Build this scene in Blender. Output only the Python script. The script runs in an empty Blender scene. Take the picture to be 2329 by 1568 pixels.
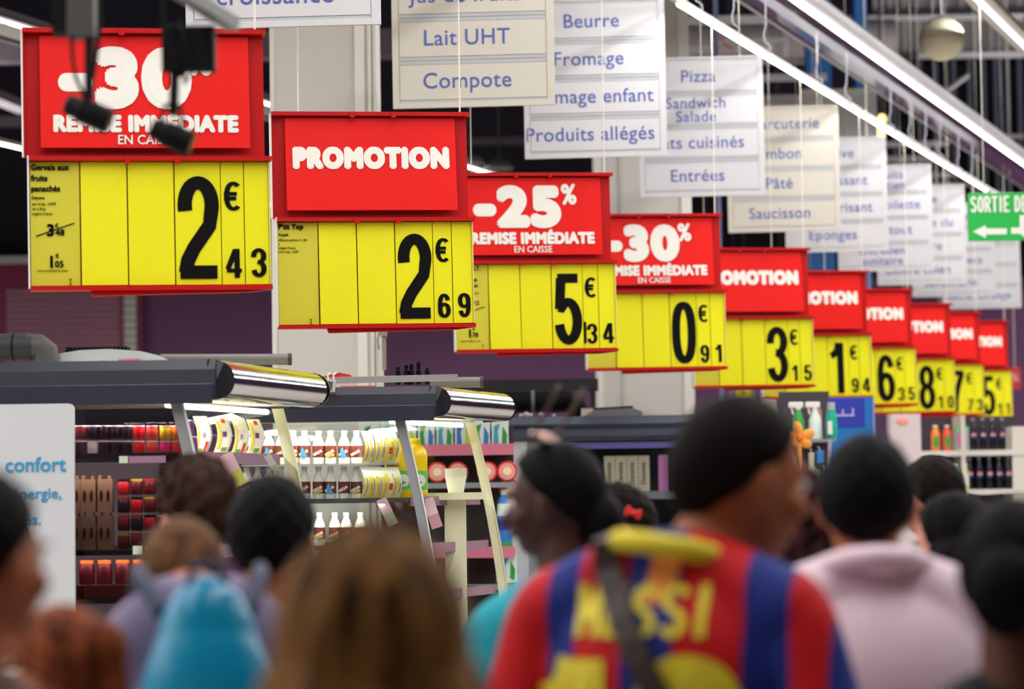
import bpy, bmesh, math, random
from mathutils import Vector, Matrix, Euler
from mathutils.bvhtree import BVHTree
random.seed(7)
PI = math.pi
C = bpy.context.scene.collection
S = bpy.context.scene

# ------------------------------------------------------------------ camera
F = 6470.0                      # focal length in pixels of the 2329 x 1568 frame (a 100 mm lens)
CAM = Vector((0, 0, 1.65))
cd = bpy.data.cameras.new('camera'); cam = bpy.data.objects.new('camera', cd); C.objects.link(cam)
cd.sensor_width = 36.0; cd.lens = 36.0 * F / 2329.0
cam.location = CAM
CR = Euler((math.radians(93.0), 0, 0)).to_matrix() @ Matrix.Rotation(math.radians(-0.8), 3, 'Z')
cam.rotation_euler = CR.to_euler()
cd.dof.use_dof = True; cd.dof.focus_distance = 12.6; cd.dof.aperture_fstop = 2.7
cd.clip_end = 200
S.camera = cam

# ------------------------------------------------------------------ world, exposure
w = bpy.data.worlds.new('world'); S.world = w; w.use_nodes = True
w.node_tree.nodes['Background'].inputs[0].default_value = (0.80, 0.86, 1.0, 1)
w.node_tree.nodes['Background'].inputs[1].default_value = 0.35
S.view_settings.view_transform = 'Standard'; S.view_settings.look = 'None'
S.view_settings.gamma = 1; S.view_settings.use_curve_mapping = False
S.view_settings.exposure = 0.0
S.cycles.max_bounces = 6; S.cycles.transparent_max_bounces = 12
S.cycles.use_denoising = True

UX, UY = 0.317, 0.9485          # the aisle's direction: the lamp rows and the signs follow it
def area(name, a, b, wd, power, col=(1.0, 0.97, 0.92)):
    """a long narrow lamp hanging from a to b, shining down"""
    a = Vector(a); b = Vector(b); d = b - a
    l = bpy.data.lights.new(name, 'AREA'); l.shape = 'RECTANGLE'; l.size = wd; l.size_y = d.length
    l.energy = power; l.color = col
    o = bpy.data.objects.new(name, l); C.objects.link(o); o.location = (a + b) / 2
    y = d.normalized(); z = Vector((0, 0, 1)); x = y.cross(z).normalized(); z = x.cross(y)
    o.rotation_euler = Matrix((x, y, z)).transposed().to_euler()
    return o
LAMPZ = 5.3
def row(x_at21, y0, y1, z=LAMPZ):
    f = lambda y: x_at21 + (y - 21) * UX / UY
    return (f(y0), y0, z), (f(y1), y1, z)
for nm, x21, y0, y1, z, pw, wd in (('tube_row_light_left', -4.05, 0, 40, 5.3, 22, .05), ('tube_row_light_far_left', -7.9, 0, 40, 5.3, 24, .06),
                                   ('tube_row_light_signs', 2.22, 16.9, 29, 4.66, 8, .02), ('tube_row_light_broad', 2.09, 1, 44, 5.30, 10, .03),
                                   ('tube_row_light_right', 3.46, 1, 34, 5.3, 22, .15), ('unseen_fill_row_camera', -2.2, -3, 13, 5.3, 17, .06),
                                   ('unseen_fill_row_overhead', -1.0, -3, 14.5, 5.3, 17, .06), ('unseen_fill_row_far_right', 7.0, 2, 36, 5.3, 28, .06),
                                   ('unseen_fill_row_outer_right', 10.8, 4, 36, 5.3, 28, .06), ('unseen_fill_row_outer_left', -13.0, 4, 38, 5.3, 34, .06)):  # camera, overhead, far right and outer rows: unseen, added for fill light
    a, b = row(x21, y0, y1, z)
    area(nm, a, b, wd, pw * (y1 - y0))
# uplights added to brighten roof and globe, with no fixtures of their own
for x21, pw in ((6.2, 1500), (3.0, 700), (-10.0, 500)):
    a, b = row(x21, 8, 38, 5.5); o = area('added_roof_wash', a, b, 0.3, pw)
    o.rotation_euler = (o.rotation_euler.to_matrix() @ Matrix.Rotation(PI, 3, 'Y')).to_euler()

def P(px, py, Y):
    """the point at depth Y that the lens shows at pixel px, py"""
    d = CR @ Vector(((px - 1164.5) / F, -(py - 784.0) / F, -1.0))
    return CAM + d * (Y / d.y)
def ppm(Y): return F / Y

# ------------------------------------------------------------------ materials
def lin(c):
    out = []
    for v in c[:3]:
        v = v / 255.0
        out.append(v / 12.92 if v <= 0.04045 else ((v + 0.055) / 1.055) ** 2.4)
    return tuple(out) + (1.0,)
MATS = {}
def mat(name, rgb, rough=0.5, metal=0.0, vary=0.08, scale=6.0, bump=0.0, bscale=60.0, emit=None, estr=0, spec=0.5, sheen=0, stretch=None, rgb2=None):
    if name in MATS: return MATS[name]
    m = bpy.data.materials.new(name); m.use_nodes = True; MATS[name] = m
    nt = m.node_tree; b = nt.nodes['Principled BSDF']
    b.inputs['Roughness'].default_value = rough; b.inputs['Metallic'].default_value = metal
    b.inputs['Specular IOR Level'].default_value = spec
    if sheen: b.inputs['Sheen Weight'].default_value = sheen
    tc = nt.nodes.new('ShaderNodeTexCoord'); mp = nt.nodes.new('ShaderNodeMapping')
    nt.links.new(tc.outputs['Object'], mp.inputs[0])
    if stretch: mp.inputs['Scale'].default_value = stretch
    nz = nt.nodes.new('ShaderNodeTexNoise'); nz.inputs['Scale'].default_value = scale; nz.inputs['Detail'].default_value = 4
    nt.links.new(mp.outputs[0], nz.inputs['Vector'])
    mx = nt.nodes.new('ShaderNodeMix'); mx.data_type = 'RGBA'
    c = lin(rgb); c2 = lin(rgb2) if rgb2 else tuple(max(0, v * (1 - 2 * vary)) for v in c[:3]) + (1,)
    mx.inputs[6].default_value = c; mx.inputs[7].default_value = c2
    if rgb2:
        rp = nt.nodes.new('ShaderNodeMapRange'); rp.inputs[1].default_value = 0.38; rp.inputs[2].default_value = 0.62
        nt.links.new(nz.outputs[0], rp.inputs[0]); nt.links.new(rp.outputs[0], mx.inputs[0])
    else: nt.links.new(nz.outputs[0], mx.inputs[0])
    nt.links.new(mx.outputs[2], b.inputs['Base Color'])
    if bump:
        n2 = nt.nodes.new('ShaderNodeTexNoise'); n2.inputs['Scale'].default_value = bscale
        nt.links.new(mp.outputs[0], n2.inputs['Vector'])
        bp = nt.nodes.new('ShaderNodeBump'); bp.inputs['Strength'].default_value = bump; bp.inputs['Distance'].default_value = 0.01
        nt.links.new(n2.outputs[0], bp.inputs['Height']); nt.links.new(bp.outputs[0], b.inputs['Normal'])
    if emit:
        b.inputs['Emission Color'].default_value = lin(emit); b.inputs['Emission Strength'].default_value = estr
    return m
def glass(name, tint=(235, 240, 238), refl=1.0):
    if name in MATS: return MATS[name]
    m = bpy.data.materials.new(name); m.use_nodes = True; MATS[name] = m
    nt = m.node_tree; nt.nodes.remove(nt.nodes['Principled BSDF']); out = nt.nodes['Material Output']
    t = nt.nodes.new('ShaderNodeBsdfTransparent'); t.inputs[0].default_value = lin(tint)
    g = nt.nodes.new('ShaderNodeBsdfGlossy'); g.inputs['Roughness'].default_value = 0.03
    fr = nt.nodes.new('ShaderNodeFresnel'); fr.inputs[0].default_value = 1.45
    mu = nt.nodes.new('ShaderNodeMath'); mu.operation = 'MULTIPLY'; mu.inputs[1].default_value = refl
    mx = nt.nodes.new('ShaderNodeMixShader')
    nt.links.new(fr.outputs[0], mu.inputs[0]); nt.links.new(mu.outputs[0], mx.inputs[0])
    nt.links.new(t.outputs[0], mx.inputs[1]); nt.links.new(g.outputs[0], mx.inputs[2]); nt.links.new(mx.outputs[0], out.inputs[0])
    return m
def plain(name, rgb, rough=0.6, **k): return mat(name, rgb, rough, vary=0.03, **k)

# ------------------------------------------------------------------ mesh collector
class MB:
    def __init__(s): s.v = []; s.f = []; s.m = []; s.smooth = []
    def add(s, vs, fs, mi=0, sm=False):
        o = len(s.v); s.v += [tuple(v) for v in vs]
        for f in fs: s.f.append([i + o for i in f]); s.m.append(mi); s.smooth.append(sm)
        return s
    def box(s, x0, x1, y0, y1, z0, z1, mi=0, M=None):
        vs = [Vector((x, y, z)) for x in (x0, x1) for y in (y0, y1) for z in (z0, z1)]
        if M is not None: vs = [M @ v for v in vs]
        return s.add(vs, [(0, 1, 3, 2), (4, 6, 7, 5), (0, 4, 5, 1), (2, 3, 7, 6), (0, 2, 6, 4), (1, 5, 7, 3)], mi)
    def cbox(s, c, d, mi=0, M=None):
        return s.box(c[0]-d[0]/2, c[0]+d[0]/2, c[1]-d[1]/2, c[1]+d[1]/2, c[2]-d[2]/2, c[2]+d[2]/2, mi, M)
    def bar(s, a, b, wd, ht=None, mi=0):
        a = Vector(a); b = Vector(b); d = (b - a); L = d.length; ht = ht or wd
        z = d.normalized(); up = Vector((0, 0, 1)) if abs(z.z) < 0.95 else Vector((0, 1, 0))
        x = z.cross(up).normalized(); y = x.cross(z)
        M = Matrix((x, y, z)).transposed().to_4x4(); M.translation = a
        return s.box(-wd/2, wd/2, -ht/2, ht/2, 0, L, mi, M)
    def tube(s, pts, r, n=8, mi=0, caps=True):
        pts = [Vector(p) for p in pts]; rs = r if isinstance(r, (list, tuple)) else [r] * len(pts)
        vs = []; fs = []; up = Vector((0.03, 0.11, 1)).normalized(); px = None
        for i, p in enumerate(pts):
            d = (pts[min(i+1, len(pts)-1)] - pts[max(i-1, 0)]).normalized()
            x = d.cross(up) if px is None else (px - d * px.dot(d))
            if x.length < 1e-4: x = d.cross(Vector((0, 1, 0.2)))
            x.normalize(); px = x; y = x.cross(d)
            for k in range(n):
                a = 2 * PI * k / n; vs.append(p + (x * math.cos(a) + y * math.sin(a)) * rs[i])
        for i in range(len(pts)-1):
            for k in range(n): fs.append((i*n+k, i*n+(k+1) % n, (i+1)*n+(k+1) % n, (i+1)*n+k))
        if caps: fs.append(tuple(range(n-1, -1, -1))); fs.append(tuple((len(pts)-1)*n+k for k in range(n)))
        return s.add(vs, fs, mi, True)
    def lathe(s, prof, c=(0, 0, 0), n=16, mi=0, sx=1, sy=1, M=None):
        vs = []; fs = []
        for r, z in prof:
            for k in range(n):
                a = 2*PI*k/n; v = Vector((r*math.cos(a)*sx, r*math.sin(a)*sy, z))
                if M is not None: v = M @ v
                vs.append(v + Vector(c))
        for i in range(len(prof)-1):
            for k in range(n): fs.append((i*n+k, i*n+(k+1) % n, (i+1)*n+(k+1) % n, (i+1)*n+k))
        fs.append(tuple(range(n-1, -1, -1))); fs.append(tuple((len(prof)-1)*n+k for k in range(n)))
        return s.add(vs, fs, mi, True)
    def ell(s, c, r, n=14, mi=0, M=None):
        m = n * 3 // 4
        return s.lathe([(max(1e-4, math.sin(PI*i/m)), -math.cos(PI*i/m)) for i in range(m+1)], c, n, mi,
                       M=(Matrix.Diagonal(Vector(r)) if M is None else M.to_3x3() @ Matrix.Diagonal(Vector(r))))
    def prism(s, pts, axis_a, axis_b, ext, o=(0, 0, 0), mi=0):
        """polygon pts in the plane (axis_a, axis_b), pushed along ext"""
        a = Vector(axis_a); b = Vector(axis_b); e = Vector(ext); o = Vector(o); n = len(pts)
        vs = [o + a*p[0] + b*p[1] for p in pts] + [o + a*p[0] + b*p[1] + e for p in pts]
        return s.add(vs, [tuple(range(n)), tuple(range(2*n-1, n-1, -1))] + [(i, i+n, (i+1) % n + n, (i+1) % n) for i in range(n)], mi)
    def build(s, name, mats, parent=None, loc=None, rot=None, bev=0):
        me = bpy.data.meshes.new(name); me.from_pydata(s.v, [], s.f)
        mats = mats if isinstance(mats, (list, tuple)) else [mats]
        for m in mats: me.materials.append(m)
        me.polygons.foreach_set('material_index', s.m); me.polygons.foreach_set('use_smooth', s.smooth)
        bm = bmesh.new(); bm.from_mesh(me); bmesh.ops.recalc_face_normals(bm, faces=bm.faces); bm.to_mesh(me); bm.free()
        me.update()
        if any(s.smooth):
            try: me.set_sharp_from_angle(angle=math.radians(42))
            except Exception: pass
        return link(name, me, parent, loc, rot, bev)
def link(name, me, parent=None, loc=None, rot=None, bev=0):
    o = bpy.data.objects.new(name, me); C.objects.link(o)
    if parent: o.parent = parent
    if loc is not None: o.location = loc
    if rot is not None: o.rotation_euler = rot
    if bev:
        b = o.modifiers.new('bevel', 'BEVEL'); b.width = bev; b.segments = 2; b.limit_method = 'ANGLE'
    return o
def empty(name, loc=(0, 0, 0), rot=(0, 0, 0), label=None, cat=None, group=None):
    o = bpy.data.objects.new(name, None); C.objects.link(o); o.location = loc; o.rotation_euler = rot; o.empty_display_size = 0.1
    return tag(o, label, cat, group)
def tag(o, label=None, cat=None, group=None, kind=None):
    if label: o['label'] = label
    if cat: o['category'] = cat
    if group: o['group'] = group
    if kind: o['kind'] = kind
    return o
def struct(o): o['kind'] = 'structure'; return o
def clone(o, loc=None, parent=None, label=None, rot=None, scale=None):
    c = o.copy(); C.objects.link(c)
    if parent: c.parent = parent
    if loc is not None: c.location = loc
    if rot is not None: c.rotation_euler = rot
    if scale is not None: c.scale = scale
    if label: c['label'] = label
    for ch in list(o.children): clone(ch, parent=c)
    return c
ORD = ['first', 'second', 'third', 'fourth', 'fifth', 'sixth', 'seventh', 'eighth', 'ninth', 'tenth', 'eleventh', 'twelfth']

# ------------------------------------------------------------------ lettering
def font_text(s, size, align='CENTER', fat=0.0, sx=1.0, space=1.0, n=8):
    """flat lettering in the x,z plane; fat thickens the strokes evenly (rounded heavy letters)"""
    c = bpy.data.curves.new('lettering', 'FONT'); c.body = s; c.size = size; c.align_x = align; c.space_character = space
    c.resolution_u = 4 if size > 0.06 else 2
    o = bpy.data.objects.new('lettering', c); C.objects.link(o)
    bpy.context.view_layer.update()
    me = bpy.data.meshes.new_from_object(o.evaluated_get(bpy.context.evaluated_depsgraph_get()))
    vs = [Vector((v.co.x * sx, 0, v.co.y)) for v in me.vertices]; fs = [tuple(p.vertices) for p in me.polygons]
    bpy.data.objects.remove(o); bpy.data.curves.remove(c); bpy.data.meshes.remove(me)
    mb = MB()
    if fat:
        for k in range(n):
            a = 2*PI*(k + 0.5)/n; d = Vector((math.cos(a)*fat, -0.0003*k, math.sin(a)*fat)); mb.add([v + d for v in vs], fs)
            if fat > .008 and k % 2: mb.add([v + d*.5 for v in vs], fs)
    mb.add([v + Vector((0, -0.0003*n if fat else 0, 0)) for v in vs], fs)
    return mb
def arc(cx, cy, rx, ry, a0, a1, n=14, e=1.0):
    out = []
    for i in range(n+1):
        a = math.radians(a0 + (a1-a0)*i/n); c, s = math.cos(a), math.sin(a)
        out.append((cx + rx*math.copysign(abs(c)**e, c), cy + ry*math.copysign(abs(s)**e, s)))
    return out
# heavy condensed numerals; strokes in a box 0.45 wide, 1 high: list of (points, closed)
T = 0.072
def digit_strokes(ch):
    W = 0.45; L = T; R = W - T; B = 0.06; U = 0.94; m = W/2
    if ch == '0': return [(arc(m, .5, m-T, .44, 0, 360, 32, .8)[:-1], True)]
    if ch == '1': return [([(.04, .74), (.13, .78), (.2, .86), (.23, 1.0)], False), ([(.27, 1.0), (.27, 0)], False)]
    if ch == '2': return [(arc(m, .72, m-T, .22, 195, -20, 16) + [(R-.03, .52), (.17, .3), (.1, .18), (.075, .06)], False), ([(.012, B+.005), (W-.02, B+.005)], False)]
    if ch == '3': return [(arc(m, .73, m-T, .21, 190, -75, 14) + [(.19, .525)], False), ([(.19, .525)] + arc(m, .285, m-T, .228, 80, -170, 16), False)]
    if ch == '4': return [([(.31, 1.0), (.31, 0)], False), ([(.27, .98), (.03, .30)], False), ([(0, .25), (.45, .25)], False)]
    if ch == '5': return [([(.4, U), (.06, U)], False), ([(.115, U), (.085, .50)], False), ([(.085, .52)] + arc(m, .33, m-T, .27, 140, -170, 20), False)]
    if ch == '6': return [(arc(m, .5, m-T, .44, 28, 250, 22, .85) , False), (arc(m, .31, m-T, .25, 0, 360, 26, .9)[:-1], True)]
    if ch == '7': return [([(.03, U), (.43, U)], False), ([(.38, U), (.25, .6), (.17, .3), (.15, 0)], False)]
    if ch == '8': return [(arc(m, .73, m-T-.015, .21, 0, 360, 24)[:-1], True), (arc(m, .285, m-T, .228, 0, 360, 24)[:-1], True)]
    if ch == '9': return [(arc(m, .5, m-T, .44, 208, 430, 22, .85), False), (arc(m, .69, m-T, .25, 0, 360, 26, .9)[:-1], True)]
    if ch == 'e': return [(arc(.28, .5, .2, .43, 50, 310, 20, .9), False), ([(0, .58), (.38, .58)], False), ([(0, .42), (.36, .42)], False)]
    if ch == 'E': return [([(.07, 0), (.07, 1)], False), ([(.02, .94), (.42, .94)], False), ([(.02, .5), (.36, .5)], False), ([(.02, .06), (.42, .06)], False)]
    if ch == 'S': return [(arc(m, .735, m-T, .205, 15, 250, 14) + arc(m, .27, m-T, .215, 75, -165, 14), False)]
    if ch == 'O': return digit_strokes('0')
    if ch == 'R': return [([(.07, 0), (.07, 1)], False), ([(.07, .94)] + arc(.2, .72, .17, .22, 90, -90, 10) + [(.07, .5)], False), ([(.22, .5), (.4, 0)], False)]
    if ch == 'T': return [([(.225, 0), (.225, 1)], False), ([(0, .93), (.45, .93)], False)]
    if ch == 'I': return [([(.225, 0), (.225, 1)], False)]
    if ch == 'D': return [([(.07, 0), (.07, 1)], False), ([(.07, .94)] + arc(.15, .5, .22, .44, 90, -90, 14) + [(.07, .06)], False)]
    if ch == 'M': return [([(.05, 0), (.05, 1)], False), ([(.40, 0), (.40, 1)], False), ([(.05, 1), (.225, .3)], False), ([(.40, 1), (.225, .3)], False)]
    if ch == 'C': return [(arc(.26, .5, .2, .43, 45, 315, 20, .9), False)]
    if ch == 'U': return [([(.07, 1), (.07, .3)] + arc(m, .3, m-T, .24, 180, 360, 12) + [(.38, .3), (.38, 1)], False)]
    return []
def stroke_text(s, h, x=0, z=0, wf=1.0, tf=1.0, gap=0.1, sub=0):
    """condensed heavy lettering, cap height h, lower left corner at x, z; wf widens, tf thickens"""
    mb = MB(); cx = x; k = 0
    for ch in s:
        if ch == ' ': cx += 0.3*h*wf; continue
        adv = 0.3 if ch == 'I' else 0.45
        for pts, closed in digit_strokes(ch):
            if sub:
                q = []
                for i in range(len(pts) - (0 if closed else 1)):
                    a, b = pts[i], pts[(i+1) % len(pts)]; nn = max(1, int(math.dist(a, b)/sub))
                    q += [(a[0]+(b[0]-a[0])*j/nn, a[1]+(b[1]-a[1])*j/nn) for j in range(nn)]
                pts = q if closed else q + [pts[-1]]
            n = len(pts); vs = []; fs = []
            for i, p in enumerate(pts):
                a = Vector(pts[(i-1) % n] if (closed or i > 0) else p); b = Vector(pts[(i+1) % n] if (closed or i < n-1) else p)
                d = (b - a); d = d.normalized() if d.length else Vector((0, 1)); nrm = Vector((-d.y, d.x))
                tx, tz = T*1.12*tf, T*0.9*tf
                off = 0.075 if ch == 'I' else 0
                for sg in (-1, 1):
                    vs.append(Vector((cx + (p[0]-off + nrm.x*tx*sg)*h*wf, -0.0003*(k % 4), z + (p[1] + nrm.y*tz*sg)*h)))
            for i in range(n if closed else n-1):
                j = (i+1) % n; fs.append((2*i, 2*j, 2*j+1, 2*i+1))
            mb.add(vs, fs); k += 1
        cx += (adv + gap)*h*wf
    return mb

# ------------------------------------------------------------------ the hall
DARK = plain('dark_wall_paint', (26, 22, 40), 0.8)
PURP = mat('purple_wall_paint', (128, 84, 128), 0.75, vary=0.06, scale=0.6)
WHT = plain('white_enamel', (226, 226, 222), 0.45)
GREY = plain('grey_steel', (140, 140, 146), 0.45)
LG = plain('light_steel', (186, 184, 190), 0.5)
BLACK = plain('black_plastic', (9, 9, 11), 0.6, spec=.15)
CHAR = plain('charcoal_paint', (33, 36, 52), 0.4)
CHROME = plain('chrome', (215, 215, 220), 0.13, metal=1.0)
BLUE = plain('blue_paint', (20, 96, 168), 0.5)
FLOOR = mat('floor_tile', (176, 170, 160), 0.35, vary=0.05, scale=0.8)

struct(MB().box(-22, 24, -12, 46, -0.1, 0).build('floor', FLOOR))
struct(MB().box(-22, 24, -12, 46, 10.5, 10.7).build('ceiling', plain('ceiling_paint', (30, 28, 38), 0.9)))
wb = struct(MB().box(-22, 24, 44, 44.2, 4.9, 10.5).build('wall_back', DARK))
wl = MB().box(-22, 24, 43.9, 44.1, 0, 4.9).build('wall_panelling', PURP, wb)
struct(MB().box(-22.2, -22, -12, 46, 0, 10.5).build('wall_left', PURP))
struct(MB().box(24, 24.2, -12, 46, 0, 10.5).build('wall_right', PURP))
struct(MB().box(-22, 24, -12.2, -12, 0, 10.5).build('wall_front', plain('front_wall_paint', (200, 198, 190), 0.8)))
# horizontal white rail on the back wall, far left
a = P(-60, 594, 43.6); b = P(80, 594, 43.6)
struct(MB().box(-14, b.x, 43.5, 43.8, a.z - .06, a.z + .06).build('trim_1', WHT))

# roller shutter in the back wall, its slats one by one
Ysh = 43.6
l, t, r = P(14, 655, Ysh), P(14, 655, Ysh), P(276, 655, Ysh)
sh = empty('roller_shutter', (l.x, Ysh, 0), label='mauve grey roller shutter with horizontal slats in the purple back wall', cat='shutter')
zt = t.z; n = 26; hgt = 0.092
SH = mat('shutter_slat_paint', (196, 142, 166), 0.6, vary=0.1, scale=1.5)
slat = None
for k in range(n):
    z = zt - hgt*(k+1)
    if slat is None:
        slat = MB().prism([(0, 0), (-.03, .03), (-.03, .06), (0, .086)], (0, 1, 0), (0, 0, 1), (r.x-l.x, 0, 0)).build('slat', SH, sh, (0, 0, z))
    else: clone(slat, (0, 0, z), sh)
MB().box(-.12, -.0, -.08, .02, 0, zt).build('guide_rail', plain('maroon_paint', (150, 48, 90), 0.6), sh)
MB().box(r.x-l.x, r.x-l.x+.04, -.08, .02, 0, zt).build('guide_rail', MATS['maroon_paint'], sh)
MB().box(-.12, r.x-l.x+.3, -.1, .02, zt, zt+.36).build('shutter_box', MATS['maroon_paint'], sh)
# slotted white strip beside the shutter
def ladder(px0, px1, py0, nm, label, hh, pitch):
    a = P(px0, py0, Ysh); b = P(px1, py0, Ysh)
    e = empty(nm, (a.x, Ysh-.02, 0), label=label, cat='wall strip')
    MB().box(0, b.x-a.x, 0, .05, 0, a.z).build('backing', plain('dark_slot', (60, 52, 58), .6), e)
    q = None; z = a.z - pitch
    while z > .3:
        if q is None: q = MB().box(0.01, b.x-a.x-.01, -.03, .0, 0, hh).build('plate', WHT, e, (0, 0, z))
        else: clone(q, (0, 0, z), e)
        z -= pitch
ladder(277, 312, 660, 'slotted_wall_strip', 'white slotted strip right of the mauve roller shutter', .098, .117)
ladder(-22, 8, 665, 'slotted_wall_strip', 'white slotted strip at the far left edge, left of the shutter', .098, .13)
a = P(318, 640, Ysh); tag(MB().box(a.x-.03, a.x+.03, Ysh-.04, Ysh+.2, 0, a.z).build('wall_edge_strip', MATS['maroon_paint']), 'thin maroon strip on the back wall right of the slotted strip', 'wall strip')

# ------------------------------------------------------------------ columns
def column(n, x0, x1, Y, depth, z1=10.5, seams=()):
    a = P(x0, 1000, Y); b = P(x1, 1000, Y)
    o = struct(MB().box(a.x, b.x, Y, Y+depth, 0, z1).build('column', plain('column_cladding', (214, 212, 206), 0.6)))
    for s, wpx, col in seams:
        c = P(s, 1000, Y)
        MB().box(c.x, c.x + wpx/ppm(Y), Y-.015, Y+.004, 0, z1).build('cladding_strip', plain('cladding_strip_%d' % col, (col, col, col-8), 0.6), o)
    return o
column(1, 622, 864, 16.5, .6, seams=((622, 10, 232), (816, 22, 240), (846, 8, 232), (858, 7, 225)))
column(2, 1362, 1582, 22.0, .6, seams=((1362, 12, 235), (1418, 10, 205), (1558, 24, 238)))
a = P(1850, 900, 33); b = P(1906, 900, 33)
struct(MB().box(a.x, b.x, 33, 33.3, 0, 10.5).build('column', BLUE))
a = P(1962, 900, 33); b = P(1990, 900, 33)
struct(MB().box(a.x, b.x, 33, 33.3, 0, 10.5).build('column', BLUE))
a = P(1996, 0, 40); b = P(2050, 0, 40)

# ------------------------------------------------------------------ roof structure
def hbeam(px0, px1, py, Y, hpx, m, name='roof_beam', d=.12):
    a = P(px0, py, Y); b = P(px1, py, Y); h = hpx/ppm(Y)
    return struct(MB().box(a.x, b.x, Y, Y+d, a.z-h/2, a.z+h/2).build(name, m))
for k, (x0, x1, y, Y, h) in enumerate(((1518, 1900, 45, 30, 16), (1518, 1760, 112, 31.5, 14), (1730, 2010, 138, 33.5, 12), (1725, 1880, 176, 31.6, 14), (1728, 1835, 222, 34, 12), (1900, 2330, 42, 38, 10), (2090, 2330, 126, 38.5, 12), (1700, 1925, 238, 36, 8), (2010, 2160, 328, 38, 11), (2010, 2140, 362, 40, 14), (2110, 2190, 398, 41, 10), (2120, 2230, 420, 42, 9), (2150, 2330, 312, 42, 9), (1620, 1790, 92, 33, 8))):
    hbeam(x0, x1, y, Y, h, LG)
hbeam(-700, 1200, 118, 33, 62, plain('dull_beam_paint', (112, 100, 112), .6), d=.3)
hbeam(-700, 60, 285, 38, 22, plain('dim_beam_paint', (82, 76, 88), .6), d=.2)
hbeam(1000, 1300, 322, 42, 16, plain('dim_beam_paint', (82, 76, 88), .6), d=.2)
# slanting braces at the left
struct(MB().bar(P(-80, 190, 30), P(62, 250, 34), .22, .1).build('roof_brace', MATS['dull_beam_paint']))
# big grey ventilation duct behind the beams
d0 = P(1640, 92, 36); d1 = P(1890, 92, 36)
dz = .26
vd = struct(MB().tube([(d0.x - 1.2, 36, d0.z), (d1.x + .8, 36, d1.z)], dz, 20).build('ventilation_duct', plain('galvanised_duct', (158, 150, 154), .5)))
for k in range(4):
    x = d0.x - .9 + k*.85
    MB().lathe([(dz+.02, -.03), (dz+.02, .03)], (0, 0, 0), 20, M=Matrix.Rotation(PI/2, 4, 'Y')).build('duct_ring', LG, vd, (x, 36, d0.z))
# corrugated light panel high on the back wall, right
a = P(1985, 25, 43.4); b = P(2360, 120, 43.4)
cp = struct(MB().box(a.x, b.x+2, 43.4, 43.5, b.z, a.z+1.2).build('wall_cladding', plain('pale_cladding', (150, 146, 152), .6)))
x = a.x; q = None
while x < b.x:
    if q is None: q = MB().box(0, .07, -.06, 0, 0, a.z-b.z+1.2).build('cladding_rib', plain('pale_rib', (186, 180, 184), .6), cp, (x, 43.4, b.z))
    else: clone(q, (x, 43.4, b.z), cp)
    x += .22
hbeam(2040, 2400, 128, 43.2, 12, plain('dark_beam', (60, 55, 66), .5)); hbeam(1985, 2400, 30, 43.2, 12, MATS['dark_beam'])
# mullions of the dark glazing under it
wn = struct(MB().box(P(1985, 0, 43.7).x, P(2420, 0, 43.7).x, 43.7, 43.75, P(0, 560, 43.7).z, b.z).build('window_1', plain('night_glass', (14, 12, 26), .12)))
q = None
for px in (2036, 2094, 2130, 2172, 2208, 2240, 2268, 2294, 2322, 2352):
    o = P(px, 300, 43.6)
    if q is None: q = MB().box(-.035, .035, -.05, 0, P(0, 560, 43.7).z, b.z).build('mullion', plain('mullion_grey', (96, 98, 122), .45), wn, (o.x, 43.65, 0))
    else: clone(q, (o.x, 43.65, 0), wn)
q = None
for px in (1560, 1602, 1664, 1688, 1772):
    o = P(px, 300, 43.6)
    if q is None: q = struct(MB().box(-.03, .03, -.05, 0, 4.9, 10.4).build('wall_mullion', plain('mullion_dim', (44, 40, 56), .5), None, (o.x, 43.7, 0)))
    else: clone(q, (o.x, 43.7, 0))
# slanting roof bar right of the globe
struct(MB().tube([P(2142, 215, 36), P(2200, 172, 37)], .035, 8).build('roof_bar', LG))
# thin bluish cable ladder between the white boards
a = P(1627, 0, 26); struct(MB().box(a.x-.02, a.x+.02, 26, 26.05, 2.2, 7.5).build('cable_pole', plain('pale_blue_paint', (120, 132, 176), .5)))
tag(MB().tube([P(1634, 78, 31.4), P(1641, 92, 31.44), P(1652, 104, 31.47), P(1668, 112, 31.49)], .01, 6).build('red_cable', plain('red_cable', (200, 60, 50), .5)), 'thin red cable curling under a pale roof beam', 'cable')
# pendant dome lamps, dim, left of the price row
for px, py, Yl, lb in ((1135, 384, 30, 'dim dome pendant lamp hanging between the juice board and the third price sign'), (1066, 372, 29, 'dim dome pendant lamp half hidden by the second red sign')):
    c = P(px, py, Yl); e = empty('pendant_lamp', c, label=lb, cat='pendant lamp')
    MB().lathe([(.16, 0), (.15, .03), (.11, .075), (.04, .10), (.02, .13)], n=18).build('lamp_shade', plain('dull_shade', (120, 116, 118), .5), e)
    MB().tube([(0, 0, .12), (0, 0, 10.5 - c.z)], .012, 6).build('cord', plain('grey_cord', (70, 70, 76), .6), e)

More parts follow.
